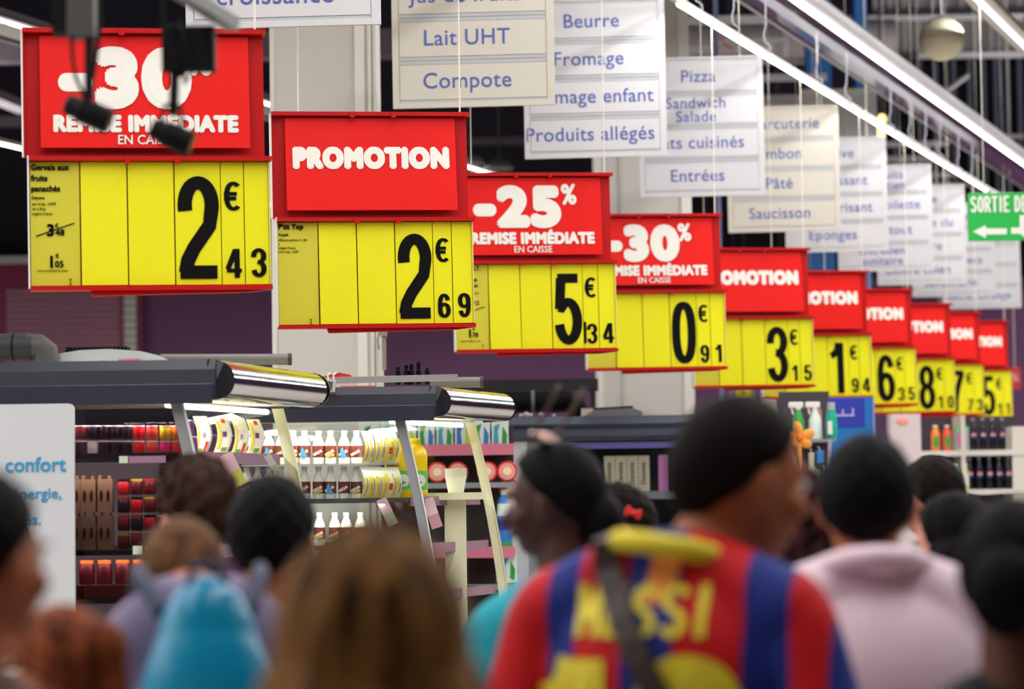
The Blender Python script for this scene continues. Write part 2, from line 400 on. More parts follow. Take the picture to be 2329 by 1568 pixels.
# ------------------------------------------------------------------ tube rows (the fixtures around the lamps)
TUBE = plain('lit_tube', (255, 250, 240), .4, emit=(255, 250, 240), estr=5.0)
REFL = plain('white_reflector', (205, 210, 222), .35)
def fixture(nm, x21, y0, y1, z, label, kind, seg=1.5, hw=.045, lit=(0, 99)):
    (a, b) = row(x21, y0, y1, z); a = Vector(a); b = Vector(b); d = (b-a).normalized(); v = Vector((d.y, -d.x, 0)); up = Vector((0, 0, 1)); L = (b-a).length
    e = empty(nm, a, label=label, cat='ceiling light')
    if kind == 'slim':
        MB().prism([(-hw, .016), (hw, .016), (hw, .055), (-hw, .055)], v, up, d*L).build('housing', plain('fixture_grey', (200, 198, 196), .4), e)
        tr = min(.019, hw*.8)
    else:
        # mirrored wing towards the signs, white wing on the far side of the tube
        MB().prism([(-.31, -.03), (-.24, -.052), (-.15, -.05), (-.08, -.02), (-.035, .03), (-.035, .04), (-.09, -.008), (-.15, -.036), (-.24, -.04), (-.31, -.02)], v, up, d*L).build('mirror_wing', CHROME, e)
        MB().prism([(.035, .03), (.10, .012), (.20, -.02), (.33, -.075), (.33, -.065), (.20, -.008), (.10, .024), (.035, .042)], v, up, d*L).build('white_wing', REFL, e)
        MB().prism([(-.335, -.035), (-.305, -.035), (-.305, .0), (-.335, .0)], v, up, d*L).build('edge_rail', LG, e)
        MB().prism([(-.06, .045), (.06, .045), (.06, .09), (-.06, .09)], v, up, d*L).build('housing', LG, e)
        tr = .013
    n = int(L/seg); q = None
    for k in range(n):
        if not lit[0] <= y0 + k*seg*UY <= lit[1]: continue
        if q is None: q = MB().tube([(0, 0, 0), d*(seg-.05)], tr, 8).build('tube', TUBE, e, d*(k*seg) + up*.012)
        else: clone(q, d*(k*seg) + up*.012, e)
    return e
fixture('tube_light_row', 2.22, 9, 42, 4.66, 'slim continuous row of lit tubes just above the right ends of the white category boards', 'slim', hw=.018, lit=(16.5, 27.5))
fixture('tube_light_row', 2.09, 6, 44, 5.3, 'broad mirrored tube light row running diagonally right of the category boards', 'broad')
fixture('tube_light_row', 3.46, 6, 34, 5.3, 'bright tube light row cutting the upper right corner, right of the white globe', 'slim', hw=.10)
fixture('tube_light_row', -4.05, 6, 40, 5.3, 'white tube light row behind the first red sign, near the upper left corner', 'broad')
fixture('tube_light_row', -7.9, 6, 40, 5.3, 'tube light row at the left edge beside the first red sign, lower than the other', 'slim')
# curly cable hooks that hang off the slim row
q = None
for k, (px, py) in enumerate(((1588, 20), (1672, 72), (1744, 112), (1862, 190), (1928, 232), (2028, 296), (2072, 322), (2108, 345), (2140, 362), (2182, 392), (2214, 418))):
    Y = 6470*3.08/(1122 - py) ; Y = min(Y, 31)
    c = P(px, py, Y)
    if q is None:
        q = tag(MB().tube([(0, 0, .4), (-.005, 0, .16), (-.02, 0, .1), (-.012, 0, .05), (.022, 0, .03), (.028, 0, 0), (.01, 0, -.02)], .006, 6).build('cable_hook', plain('pale_cable', (170, 172, 186), .4), None, c),
                'curled pale cable hook hanging along the slim tube light row', 'hook', 'curled cable hooks above the slim tube light row')
    else: clone(q, c)

# globe lamp, small yellow lamps
c = P(2142, 88, 24); R_ = 51.5/ppm(24)
e = empty('globe', c, label='cream white globe with a seam round it hanging from the roof at the upper right', cat='globe lamp')
CREAM = mat('cream_globe', (228, 222, 196), .5, vary=.05, bump=.2, bscale=30)
MB().ell((0, 0, 0), (R_, R_, R_), 36).build('globe_shell', CREAM, e)
MB().lathe([(R_*1.004, -.004), (R_*1.004, .004)], n=36).build('seam', plain('seam_grey', (190, 184, 160), .5), e)
MB().tube([(0, 0, R_*.98), (0, 0, 10.5-c.z)], .006, 6).build('cord', plain('pale_cord', (160, 160, 165), .6), e)
for px, py, rr, lb in ((2006, 272, 11, 'small glowing amber lamp, upper of the two beside the slim tube row'), (2003, 300, 12, 'small glowing amber lamp, lower of the two beside the slim tube row')):
    Yl = 34 if py < 290 else 34.6; c = P(px, py, Yl); r0 = rr/ppm(34)
    e = empty('amber_lamp', c, label=lb, cat='lamp')
    MB().ell((0, 0, 0), (r0, r0, r0*1.15), 16).build('bulb', plain('amber_bulb', (255, 226, 150), .4, emit=(255, 222, 140), estr=2.2), e)
    MB().tube([(0, 0, r0), (.0, 0, 10.5-c.z)], .008, 6).build('cord', MATS['grey_cord'], e)

# ------------------------------------------------------------------ red and yellow price signs
RED = mat('shaded_red_frame', (184, 4, 7), .45, vary=.03, spec=.25)  # red darkened to carry the shade on the frame
CARD = mat('red_card', (224, 20, 17), .5, vary=.03, scale=3, spec=.2)
YEL = mat('yellow_strip', (232, 228, 20), .5, vary=.025, scale=4, spec=.25)
OLIVE = mat('yellow_card', (206, 198, 42), .5, vary=.03)
LET = plain('white_print', (236, 234, 228), .5)
INK = plain('black_ink', (7, 6, 6), .6, spec=.12)
CORD = plain('white_cord', (226, 222, 214), .5)
K = 1/590.0
CAR_T = {}
def shared_text(key, fn, m, parent, loc, rot=None, name='lettering'):
    if key not in CAR_T:
        o = fn().build(name, m, parent, loc, rot); CAR_T[key] = o.data; return o
    return link(name, CAR_T[key], parent, loc, rot)
def shared(key, fn, name, m, parent, loc=(0, 0, 0), rot=None, bev=0):
    if key not in CAR_T: CAR_T[key] = fn().build(name, m, parent, loc, rot, bev).data; return None
    return link(name, CAR_T[key], parent, loc, rot, bev)
def price_sign(tr, h, yaw, tilt, kind, price, label, card=None, i=0, extra=None):
    rnd = random.Random(i)
    Y = F/h; org = P(tr[0], tr[1], Y)
    W = 545*K
    rz = math.radians(yaw); ry = math.radians(tilt)
    M = Matrix.Rotation(rz, 3, 'Z') @ Matrix.Rotation(ry, 3, 'Y')
    base = org - M @ Vector((W, 0, 0))
    e = empty('price_sign', base, M.to_euler(), label, 'price sign', 'red and yellow price signs hanging in a row')
    X = lambda p: (p-55)*K
    Z = lambda p: -(p-70)*K
    # frame: red back in its shaded colour, side wall, rails
    shared('sf', lambda: MB().box(0, W, .0, .012, Z(358), 0).box(X(66), X(611), .0, .012, Z(656), Z(356)).box(0, .006, -.03, 0, Z(358), 0), 'frame', RED, e)
    shared('st', lambda: MB().box(-.006, 0, -.035, .014, Z(358), 0).box(X(66)-.006, X(66), -.035, .014, Z(656), Z(356)), 'side_trim', WHT, e)
    shared('tr', lambda: MB().box(0, W+.008, -.05, .014, -.012, .006).box(X(270), X(283), -.06, -.045, -.022, .004).box(X(385), X(398), -.06, -.045, -.022, .004), 'top_rail', RED, e)
    shared('mr', lambda: MB().box(X(66), X(614), -.05, .014, Z(368), Z(358)).box(X(280), X(292), -.058, -.045, Z(376), Z(360)).box(X(392), X(405), -.058, -.045, Z(376), Z(360)), 'middle_rail', RED, e)
    shared('br', lambda: MB().box(X(66), X(611), -.045, .014, Z(662), Z(652)).prism([(X(200), Z(662)), (X(611), Z(662)), (X(560), Z(668)), (X(205), Z(674))], (1, 0, 0), (0, 0, 1), (0, .03, 0), o=(0, -.02, 0)), 'bottom_rail', RED, e)
    # the promotion card leans out of its frame
    ce = shared('card', lambda: MB().box(0, 472*K, -.006, 0, -258*K, 0), 'promotion_card', CARD, e, (X(93), -.012, Z(82)), (math.radians(-4.5 + rnd.uniform(-1, 1)), 0, 0))
    ce = ce or [c for c in e.children if c.name.startswith('promotion_card')][0]
    if ce.rotation_euler.x == 0: ce.rotation_euler.x = math.radians(-4.5)
    cx = 236*K
    if kind == 'PROMOTION':
        shared_text('PROMO', lambda: font_text('PROMOTION', .122, fat=.0118, sx=.88, space=1.2), LET, ce, (cx, -.008, -.232), name='lettering')
    else:
        shared_text('mn', lambda: MB().prism(arc(.035, 0, .032, .036, -90, 90, 8) + arc(-.035, 0, .032, .036, 90, 270, 8), (1, 0, 0), (0, 0, 1), (0, .0005, 0)), LET, ce, (cx - (.268 if kind == '25' else .265), -.0082, -.183), name='minus_mark')
        shared_text('n' + kind, lambda: font_text(kind, .285, fat=.024, sx=1.18, space=1.12, n=12), LET, ce, (cx - .012, -.008, -.262), name='number')
        shared_text('pc', lambda: font_text('%', .155, fat=.0055, sx=.8), LET, ce, (cx + .215, -.008, -.148), name='percent_mark')
        shared_text('ri', lambda: font_text('REMISE IMMÉDIATE', .083, fat=.0062, sx=.93, space=1.09), LET, ce, (cx, -.008, -.372), name='lettering')
        shared_text('ec', lambda: font_text('EN CAISSE', .052, fat=.0008, sx=.92), LET, ce, (cx, -.008, -.424), name='lettering')
    # yellow strips
    zb = Z(650) ; zt = Z(370)
    hh = zt - zb
    def strip(key, x0, x1, m, txts=(), lean=0.0, dz=0.0, nm='price_strip'):
        def f():
            mb = MB(); N = 6; w_ = (x1-x0)*K
            for i in range(N):
                z0 = -hh*i/N; z1 = -hh*(i+1)/N
                mb.add([(0, -.003*math.sin(PI*i/N), z0), (w_, -.001, z0), (w_, -.001, z1), (0, -.003*math.sin(PI*(i+1)/N), z1)], [(0, 1, 2, 3)])
                mb.add([(0, .003, z0), (w_, .003, z0), (w_, .003, z1), (0, .003, z1)], [(3, 2, 1, 0)])
            mb.add([(0, -.001, 0), (w_, -.001, 0), (w_, .003, 0), (0, .003, 0), (0, -.001, -hh), (w_, -.001, -hh), (w_, .003, -hh), (0, .003, -hh)], [(0, 1, 2, 3), (4, 7, 6, 5), (0, 3, 7, 4), (1, 5, 6, 2)])
            return mb
        k_ = 'strip' + key
        if k_ not in CAR_T: o = f().build(nm, m, e, (X(x0), -.012, zt+dz)); CAR_T[k_] = o.data
        else: o = link(nm, CAR_T[k_], e, (X(x0), -.012, zt+dz))
        o.rotation_euler = (math.radians(-lean), 0, 0)
        for key2, fn, xx, zz in txts: shared_text(key2, fn, INK, o, (X(xx)-X(x0), -.0055, Z(zz)-zt), name='digit')
        return o
    l = lambda: rnd.uniform(.8, 2.2)
    strip('a', 68, 178, OLIVE, lean=.6, nm='product_card')
    pc = [c for c in e.children if c.name.startswith('product_card')][0]
    strip('b', 181, 284, YEL, lean=l()); strip('b', 287, 390, YEL, lean=l())
    D, c1, c2 = price
    strip('b', 393, 496, YEL, [('D' + D, lambda: stroke_text(D, 234*K, wf=.86), 400, 637)] if D else (), lean=1.0)
    strip('c', 498, 549, YEL, [('E', lambda: stroke_text('e', 68*K, wf=1.15, tf=.95), 504, 482), ('d' + c1, lambda: stroke_text(c1, 66*K, wf=1.15, tf=1.0), 508, 635)], lean=.8)
    strip('d', 551, 605, YEL, [('d' + c2, lambda: stroke_text(c2, 66*K, wf=1.15, tf=1.0), 564, 634)], lean=1.2)
    MB().box(X(606), X(609), -.03, -.002, zb, zt).build('end_strip', plain('pale_yellow_card', (226, 214, 120), .5), e)
    if card:
        for s, size, xx, zz, fat in card:
            if s == '/': MB().bar((.02, -.0062, -.285), (.165, -.0062, -.235), .0012, .004).build('strike_line', INK, pc); continue
            font_text(s, size, 'LEFT', fat=fat, sx=1.0, n=4).build('lettering', INK, pc, (xx, -.0055, zz))
    if extra: extra(e, X, Z)
    # cords up to the roof
    iM = M.inverted()
    for xx, zt_ in ((.13, 10.5), (W-.03, 10.5 if i < 2 else 4.66)):
        MB().tube([(xx, 0, 0), Vector((xx, 0, 0)) + iM @ Vector((0, 0, zt_ - base.z + (.01 if zt_ < 5 else 0)))], .004 if zt_ < 5 or i < 2 else .0028, 6).build('cord', CORD, e)
    return e
small = .03
c1 = [('Gervais aux', .030, .004, -.030, .0016), ('fruits', .030, .004, -.072, .0016), ('panachés', .030, .004, -.112, .0016), ('Danone', .015, .006, -.142, .0008),
      ('soit le kg : 3,05€', .0135, .006, -.165, .0003), ('16 x 50 g', .0135, .006, -.184, .0003), ('origine France', .0135, .006, -.203, .0003),
      ('3', .062, .060, -.283, .0028), ('€', .022, .092, -.252, .0006), ('48', .034, .094, -.282, .0012), ('/', 0, 0, 0, 0),
      ('1', .062, .062, -.405, .0028), ('€', .022, .092, -.368, .0006), ('05', .034, .090, -.404, .0012), ('remise immédiate en caisse', .0105, .022, -.420, .0002), ('Y', .02, .142, -.462, .0004), ('X', .014, .143, -.474, .0004)]
c2 = [("P'tit Yop", .033, .004, -.030, .0016), ('Yoplait', .016, .004, -.062, .0008), ('différents parfums, 8 x 180', .0122, .004, -.085, .0003), ('g', .012, .004, -.103, .0002), ('origine France', .0135, .004, -.122, .0003), ('soit le kg : 1,87€', .0135, .004, -.140, .0003), ('Y', .02, .142, -.462, .0004), ('X', .014, .143, -.474, .0004)]
c3 = [('O.R.T.', .032, .06, -.030, .0012), ('été', .026, .09, -.092, .001), ('Lait', .026, .09, -.125, .001), ('2,45 €', .016, .09, -.165, .0003), ('12', .034, .10, -.225, .0008), ('/', 0, 0, 0, 0), ('1', .062, .062, -.405, .0028), ('€', .022, .092, -.368, .0006), ('78', .034, .090, -.404, .0012), ('remise immédiate en caisse', .0105, .022, -.430, .0002), ('Y', .02, .142, -.462, .0004)]
def extra3(e, X, Z):
    MB().prism([(X(497), Z(560)), (X(506), Z(565)), (X(506), Z(632)), (X(498), Z(636))], (1, 0, 0), (0, 0, 1), (0, .001, 0), o=(0, -.022, 0)).build('digit', INK, e)['label'] = 'black sliver of a hidden digit beside the large five'
SG = [((597, 75), 588, '30', '243', 'nearest price sign, leftmost, reading minus thirty percent above two euros forty-three', c1, None),
      ((1060, 261), 486, 'PROMOTION', '269', 'promotion price sign reading two euros sixty-nine, in front of the first white column', c2, None),
      ((1386, 397), 404, '25', '534', 'price sign reading minus twenty-five percent above five euros thirty-four', c3, extra3),
      ((1636, 489), 352, '30', '091', 'price sign reading minus thirty percent above zero euros ninety-one', None, None),
      ((1836, 567), 314, 'PROMOTION', '315', 'promotion price sign reading three euros fifteen', None, None),
      ((1969, 618), 288, 'PROMOTION', '194', 'promotion price sign reading one euro ninety-four', None, None),
      ((2071, 659), 264, 'PROMOTION', '635', 'promotion price sign reading six euros thirty-five', None, None),
      ((2160, 692), 248, 'PROMOTION', '810', 'promotion price sign reading eight euros ten', None, None),
      ((2226, 711), 234, 'PROMOTION', '773', 'promotion price sign reading seven euros seventy-three, next to last in the row', None, None),
      ((2290, 731), 222, 'PROMOTION', '511', 'farthest promotion price sign at the right end of the row, reading five euros eleven', None, None)]
for i, (tr, h, kd, pr, lb, cd_, ex) in enumerate(SG):
    price_sign(tr, h, 11 if i < 4 else 16 if i < 9 else 22, -.45 - .03*i, kd, pr, lb, cd_, i, ex)

# ------------------------------------------------------------------ white category boards
BOARD = plain('board_white', (204, 204, 210), .6, spec=.2)
BOARDW = plain('board_warm_white', (202, 198, 188), .6, spec=.2)
GROOVE = plain('board_groove', (176, 180, 186), .6)
BINK = plain('blue_print', (70, 88, 166), .5)
def board(right, py_bottom, h, yaw, lines, label, tilt=-.3, BOARD=BOARD):
    Y = F/h; W = .89; org = P(right, py_bottom, Y)
    M = Matrix.Rotation(math.radians(yaw), 3, 'Z') @ Matrix.Rotation(math.radians(tilt), 3, 'Y')
    e = empty('category_board', org - M @ Vector((W, 0, 0)), M.to_euler(), label, 'hanging sign', 'white category boards hanging over the aisles')
    V = BOARD.name
    shared(V+'bb', lambda: MB().box(0, W, 0, .02, 0, 1.0), 'backboard', BOARD, e)
    shared(V+'bs', lambda: MB().box(0, .035, -.008, 0, 0, 1).box(W-.04, W, -.008, 0, 0, 1).box(.035, W-.04, -.008, 0, 0, .03).box(.035, W-.04, -.008, 0, .985, 1), 'border', BOARD, e)
    for k in range(4):
        z0 = .045 + .2375*(3-k)
        shared(V+'bp', lambda: MB().box(.04, W-.045, -.006, -.0005, 0, .192), 'label_strip', BOARD, e, (0, 0, z0), bev=.001)
        ls = [c for c in e.children if c.name.startswith('label_strip')][-1]
        shared('bg', lambda: MB().box(.04, W-.045, -.004, 0, -.043, -.026).box(.04, W-.045, -.0045, 0, -.020, -.003), 'groove_rail', GROOVE, e, (0, 0, z0 if k < 3 else z0+.0))
        t = lines[k]
        if not t: continue
        tt = t.split('|'); x = W*.46 + (.02 if k == 0 else 0)
        for j, s in enumerate(tt):
            zz = .062 if len(tt) == 1 else (.112 - .098*j)
            size = .124 if len(tt) == 1 else .112
            font_text(s, size, fat=.0011, sx=.98, space=1.05, n=4).build('lettering', BINK, ls, (x, -.0068, zz))
    for xx in (.12, W-.16):
        MB().tube([(xx, .01, 1.0), (xx, .01, 10.5 - org.z)], .0028, 6).build('cord', CORD, e)
    return e
BD = [(866, 55, 505, -3, ['', 'Céréales', 'Lait de', 'croissance'], 'nearest white category board, cut by the top edge, reading croissance'),
      (1263, 238, 418, -3, ['Eau', 'Jus de fruits', 'Lait UHT', 'Compote'], 'white category board listing Lait UHT and Compote'),
      (1518, 354, 366, -3, ['Beurre', 'Fromage', 'Fromage enfant', 'Produits allégés'], 'white category board listing Beurre, Fromage and Produits allégés'),
      (1741, 443, 321, -3, ['Pizza', 'Sandwich|Salade', 'Plats cuisinés', 'Entrées'], 'white category board listing Pizza, Sandwich Salade and Entrées'),
      (1913, 524, 288, -3, ['Charcuterie', 'Jambon', 'Pâté', 'Saucisson'], 'white category board listing Jambon, Pâté and Saucisson'),
      (2021, 570, 262, -3, ['Lessive', 'Adoucissant', 'Désodorisant', 'Eponges'], 'white category board with Eponges on its lowest line'),
      (2124, 614, 243, -3, ['Produits|entretien', 'Papier toilette', 'Essuie-tout', 'Entretien|sanitaire'], 'white category board with sanitaire on its lowest line'),
      (2199, 645, 227, -3, ['Volaille', 'Animalerie du', 'Capillaire', 'Litière chien'], 'white category board with chien on its lowest line'),
      (2266, 672, 213, -3, ['Biscuits', 'Savons', 'Gâteaux secs', 'Savonnerie'], 'white category board mostly hidden behind the green exit sign'),
      (2323, 700, 200, -3, ['Chocolat', 'Café', 'Thé', 'Sucre, Orange'], 'farthest white category board, with orange on its lowest line, under the green sign')]
for k, (r_, b_, h_, yw, ln, lb) in enumerate(BD): board(r_, b_, h_, yw, ln, lb, BOARD=BOARDW if k in (1, 4) else BOARD)
# blank white board of another row, seen behind the Charcuterie board
a = P(1826, 208, 27.5); b = P(1998, 420, 27.5)
e = empty('blank_board', (a.x, 27.5, b.z), label='blank pale board hanging behind the category boards, under the slim tube row', cat='hanging sign')
MB().box(0, b.x-a.x, 0, .03, 0, a.z-b.z).build('panel', plain('blank_board_white', (214, 216, 216), .6), e)
MB().box(-.01, b.x-a.x+.01, -.01, .04, a.z-b.z-.02, a.z-b.z+.02).build('top_rail', WHT, e)
for xx in (.1, b.x-a.x-.1): MB().tube([(xx, .01, a.z-b.z), (xx, .01, 10.5-b.z)], .005, 6).build('cord', CORD, e)

# ------------------------------------------------------------------ green exit sign
YG = 21.0; a = P(2202, 440, YG); b = P(2202, 548, YG); h = a.z - b.z
e = empty('exit_sign', a, (0, 0, 0), 'green exit sign lettered SORTIE DE with a white arrow, at the right edge', 'exit sign')
GRN = plain('exit_green', (0, 166, 62), .4, emit=(0, 166, 62), estr=.18)
kk = 1/ppm(YG)
MB().box(0, 285*kk, 0, .05, -h, 0).build('lit_panel', GRN, e, bev=.004)
stroke_text('SORTIE DE', 37*kk, wf=.80, tf=1.1, gap=.09).build('lettering', LET, e, (5*kk, -.004, -44*kk))
stroke_text('SECOURS', 37*kk, wf=.80, tf=1.1, gap=.09).build('lettering', LET, e, (152*kk, -.004, -44*kk))
y0 = -88*kk
MB().prism([(9*kk, y0), (38*kk, y0+14*kk), (38*kk, y0+7*kk), (86*kk, y0+6*kk), (86*kk, y0-7*kk), (38*kk, y0-7*kk), (38*kk, y0-15*kk)], (1, 0, 0), (0, 0, 1), (0, .001, 0), o=(0, -.003, 0)).build('arrow', LET, e)
MB().prism([(96*kk, y0+8*kk), (116*kk, y0+8*kk), (116*kk, -52*kk), (160*kk, -52*kk), (160*kk, -104*kk), (128*kk, -104*kk), (116*kk, y0-6*kk), (96*kk, y0-6*kk)], (1, 0, 0), (0, 0, 1), (0, .001, 0), o=(0, -.003, 0)).build('doorway_mark', LET, e)
for xx in (.12, .7): MB().tube([(xx, .02, 0), (xx, .02, 10.5-a.z)], .003, 6).build('cord', CORD, e)
# small red card far right
a = P(2296, 836, 34); kk = 1/ppm(34)
e = empty('hanging_card', a, label='small red hanging card right of the farthest price sign', cat='hanging sign')
MB().box(0, 25*kk, 0, .01, -50*kk, 0).build('card', plain('dull_red_card', (190, 30, 40), .5), e)
font_text('%', 26*kk, fat=.004).build('lettering', plain('pink_print', (222, 150, 150), .5), e, (12*kk, -.003, -32*kk))
MB().tube([(12*kk, .005, 0), (12*kk, .005, 10.5-a.z)], .004, 6).build('cord', CORD, e)

# ------------------------------------------------------------------ dark spotlights hanging in the foreground
YS = 6.6; s_ = 1/ppm(YS)
struct(MB().bar(P(405, -22, 6.5), P(530, 56, 6.7), .035, .03).build('lighting_bar', plain('bar_grey', (150, 150, 152), .4)))
def spot(lb, boxpx, mats_, cab, rod, head0, head1, r):
    o0 = P(boxpx[0], boxpx[1], YS)
    e = empty('spotlight', o0, label=lb, cat='spotlight')
    Q = lambda x, y, dy=0: P(x, y, YS+dy) - o0
    a, b = Q(boxpx[0], boxpx[1]), Q(boxpx[2], boxpx[3])
    MB().box(a.x, b.x, 0, .05, b.z, a.z).build('driver_box', mats_, e, bev=.004)
    for pts in cab:
        MB().tube([Q(x, y, d) for x, y, d in pts], .0045, 8).build('cable', BLACK, e)
    MB().bar(Q(*rod[0]), Q(*rod[1]), .02, .018).build('bracket', BLACK, e)
    h0, h1 = Q(*head0), Q(*head1); d = (h1-h0)
    hd = MB().tube([h0, h0+d*.04, h0+d*.3, h0+d*.34, h0+d*.92, h1], [r*.62, r*.8, r*.86, r, r, r*.93], 20).build('lamp_head', BLACK, e)
    MB().tube([h0 + d*q for q in (.97, 1.003)], r*.8, 20).build('lens', plain('dark_lens', (30, 32, 36), .1), hd)
    return e
spot('black spotlight under a grey box, left of the two before the nearest price sign', (150, -40, 214, 84), plain('grey_box', (70, 68, 68), .5),
     [[(163, 80, 0), (165, 130, 0), (172, 175, .0), (188, 212, 0), (196, 228, 0)], [(226, -20, 0), (228, 60, 0), (218, 140, 0), (204, 190, 0), (196, 228, 0)], [(208, -20, .05), (222, 70, .05), (214, 170, .02), (200, 215, 0)]],
     ((203, 70, .02), (203, 225, 0)), (150, 235, 0), (250, 278, 0), 30*s_)
o0 = P(117, -40, YS); e2 = empty('cable_box', o0, label='black box beside the grey driver box above the left spotlight', cat='box')
MB().box(0, 33*s_, 0, .05, -117*s_, 0).build('box_body', BLACK, e2)
spot('black spotlight under a square black box, right of the two before the nearest sign', (366, 58, 488, 160), BLACK,
     [[(395, 50, -.02), (382, 90, -.02), (392, 130, -.02), (418, 165, -.01), (420, 190, 0), (432, 172, 0)], [(410, 40, -.02), (420, 80, -.03), (395, 120, -.03), (412, 175, 0)], [(372, -30, .02), (372, 60, .02)],
      [(372, 285, 0), (368, 262, -.01), (376, 240, -.01), (392, 236, -.01), (410, 242, -.01), (414, 268, -.01), (412, 292, 0)]],
     ((398, 155, .02), (394, 262, 0)), (345, 290, 0), (436, 330, 0), 30*s_)

# ------------------------------------------------------------------ refrigerated end cabinets
CREAM2 = plain('cream_enamel', (232, 230, 196), .45)
ALU = plain('brushed_aluminium', (158, 160, 168), .38, metal=.3)
SHELF = plain('dark_shelf', (62, 64, 70), .5)
GLS = glass('cabinet_glass', (248, 250, 249), .6)
GLD = glass('dim_cabinet_glass', (200, 186, 192), .9)
RAILP = plain('mauve_price_rail', (150, 112, 136), .5)
def fx(dz): return .25*dz - .08*dz*dz
def cabinet(Yn, xr, Yf, xf, xl, zt, zb, sx_n, sx_f, shelves, xback, lb, gl, zlow=.35):
    e = empty('refrigerated_cabinet', (0, Yn, 0), label=lb, cat='fridge', group='open refrigerated cabinets with dark canopies')
    h = zt - zb; o = -Yn
    # canopy: dark cornice along the near side, chrome bullnose over the front, lid between
    pr = [(0, zb), (-.03, zb+.01), (-.05, zb+h*.35), (-.045, zb+h*.75), (-.015, zt), (.06, zt), (.06, zb)]
    MB().prism(pr, (0, 1, 0), (0, 0, 1), (xr-xl, 0, 0), o=(xl, 0, 0)).build('cornice', CHAR, e)
    MB().prism([(0, zb+.004), (-.006, zb+h*.5), (-.004, zb+h*.52), (0, zb+.02)], (0, 1, 0), (0, 0, 1), (xr-xl-.01, 0, 0), o=(xl, -.048, -h*.12)).build('cornice_lip', plain('cornice_lip_grey', (44, 48, 66), .35), e)
    mb = MB(); N = 12; rows = []
    for t in (0, 1):
        bx, by = (xr, 0) if t == 0 else (xf, Yf-Yn)
        sh = 1.0 if t == 0 else .96
        rows.append([(bx - .02 + .085*math.sin(PI*min(1, i/N*1.02))**.8, by, zb + h*sh*(1-math.cos(PI*i/N))/2 + (0 if t == 0 else .004)) for i in range(N+1)])
    vs = rows[0] + rows[1]
    mb.add(vs, [(i, i+1, N+2+i, N+1+i) for i in range(N)], 0, True)
    ch = mb.build('chrome_bullnose', CHROME, e)
    MB().add([(v[0]+.006, v[1]+.0, v[2]) for v in rows[1]] + [(v[0]+.006, v[1]+.03, v[2]) for v in rows[1]] + [(xf-.1, Yf-Yn+.03, zb), (xf-.1, Yf-Yn+.03, zt)], [(i, i+1, N+2+i, N+1+i) for i in range(N)] + [tuple(range(N+1, 2*N+2)) + (2*N+3, 2*N+2)]).build('end_cap', plain('dark_edge', (60, 34, 44), .35), e)
    MB().add([(v[0]+.004, v[1]-.0, v[2]) for v in rows[0]] + [(xr-.03, -.04, zt), (xr-.03, -.04, zb)], [tuple(range(N+3))]).build('corner_cap', plain('dark_corner', (26, 26, 34), .3), e)
    MB().add([(xl, .05, zt-.005), (xr-.02, .05, zt-.005), (xf-.02, Yf-Yn, zt-.005), (xl, Yf-Yn, zt-.005), (xl, .05, zb+.01), (xr-.02, .05, zb+.01), (xf-.02, Yf-Yn, zb+.01), (xl, Yf-Yn, zb+.01)],
             [(0, 1, 2, 3), (7, 6, 5, 4), (0, 4, 5, 1), (2, 6, 7, 3), (1, 5, 6, 2), (0, 3, 7, 4)]).build('canopy_lid', CREAM2, e)
    z0 = zb
    def strut(sx, y, w_, m1, m2, nm):
        pts = [(sx + fx(z0-z), z) for z in [z0 - (z0-zlow)*k/14 for k in range(15)]]
        poly = pts + [(x - w_, z) for x, z in reversed(pts)]
        mb = MB(); n = len(pts)
        vs = [(x, y, z) for x, z in pts] + [(x-w_, y, z) for x, z in pts]; vs += [(v[0], v[1]+.03, v[2]) for v in vs]
        fs = []; ms = []
        for i in range(n-1):
            fs += [(i, i+1, n+i+1, n+i), (2*n+i, 3*n+i, 3*n+i+1, 2*n+i+1), (i, 2*n+i, 2*n+i+1, i+1), (n+i, n+i+1, 3*n+i+1, 3*n+i)]
        mb.add(vs, fs)
        s = mb.build(nm, m1, e)
        mb = MB(); w2 = .006
        vs = [(x+w2, y-.006, z) for x, z in pts] + [(x, y-.006, z) for x, z in pts]; mb.add(vs + [(v[0], v[1]+.03, v[2]) for v in vs], [(i, i+1, n+i+1, n+i) for i in range(n-1)] + [(i, 2*n+i, 2*n+i+1, i+1) for i in range(n-1)])
        mb.build('lit_edge', m2, s)
        # glass side panel behind the strut
        g = [(x-w_*.5, z) for x, z in pts] + [(xback, zlow), (xback, z0)]
        return MB().prism(g, (1, 0, 0), (0, 0, 1), (0, .008, 0), o=(0, y+.012, 0)).build('side_glass', gl if nm == 'near_strut' else GLS, e)
    strut(sx_n, .02, .042, ALU, WHT, 'near_strut')  # white edge paints in the interior light catching the grey strut
    strut(sx_f, Yf-Yn-.05, .042, CREAM2, CREAM2, 'far_strut')  # cream colour stands for interior light on the far strut's inner face
    MB().box(xback-.03, xback, .0, Yf-Yn, zlow, z0).build('back_panel', plain('cabinet_back', (46, 46, 44), .6), e)
    MB().box(xl, xback-.03, .02, Yf-Yn, .1, z0).build('side_body', plain('cabinet_body', (150, 150, 154), .5), e)
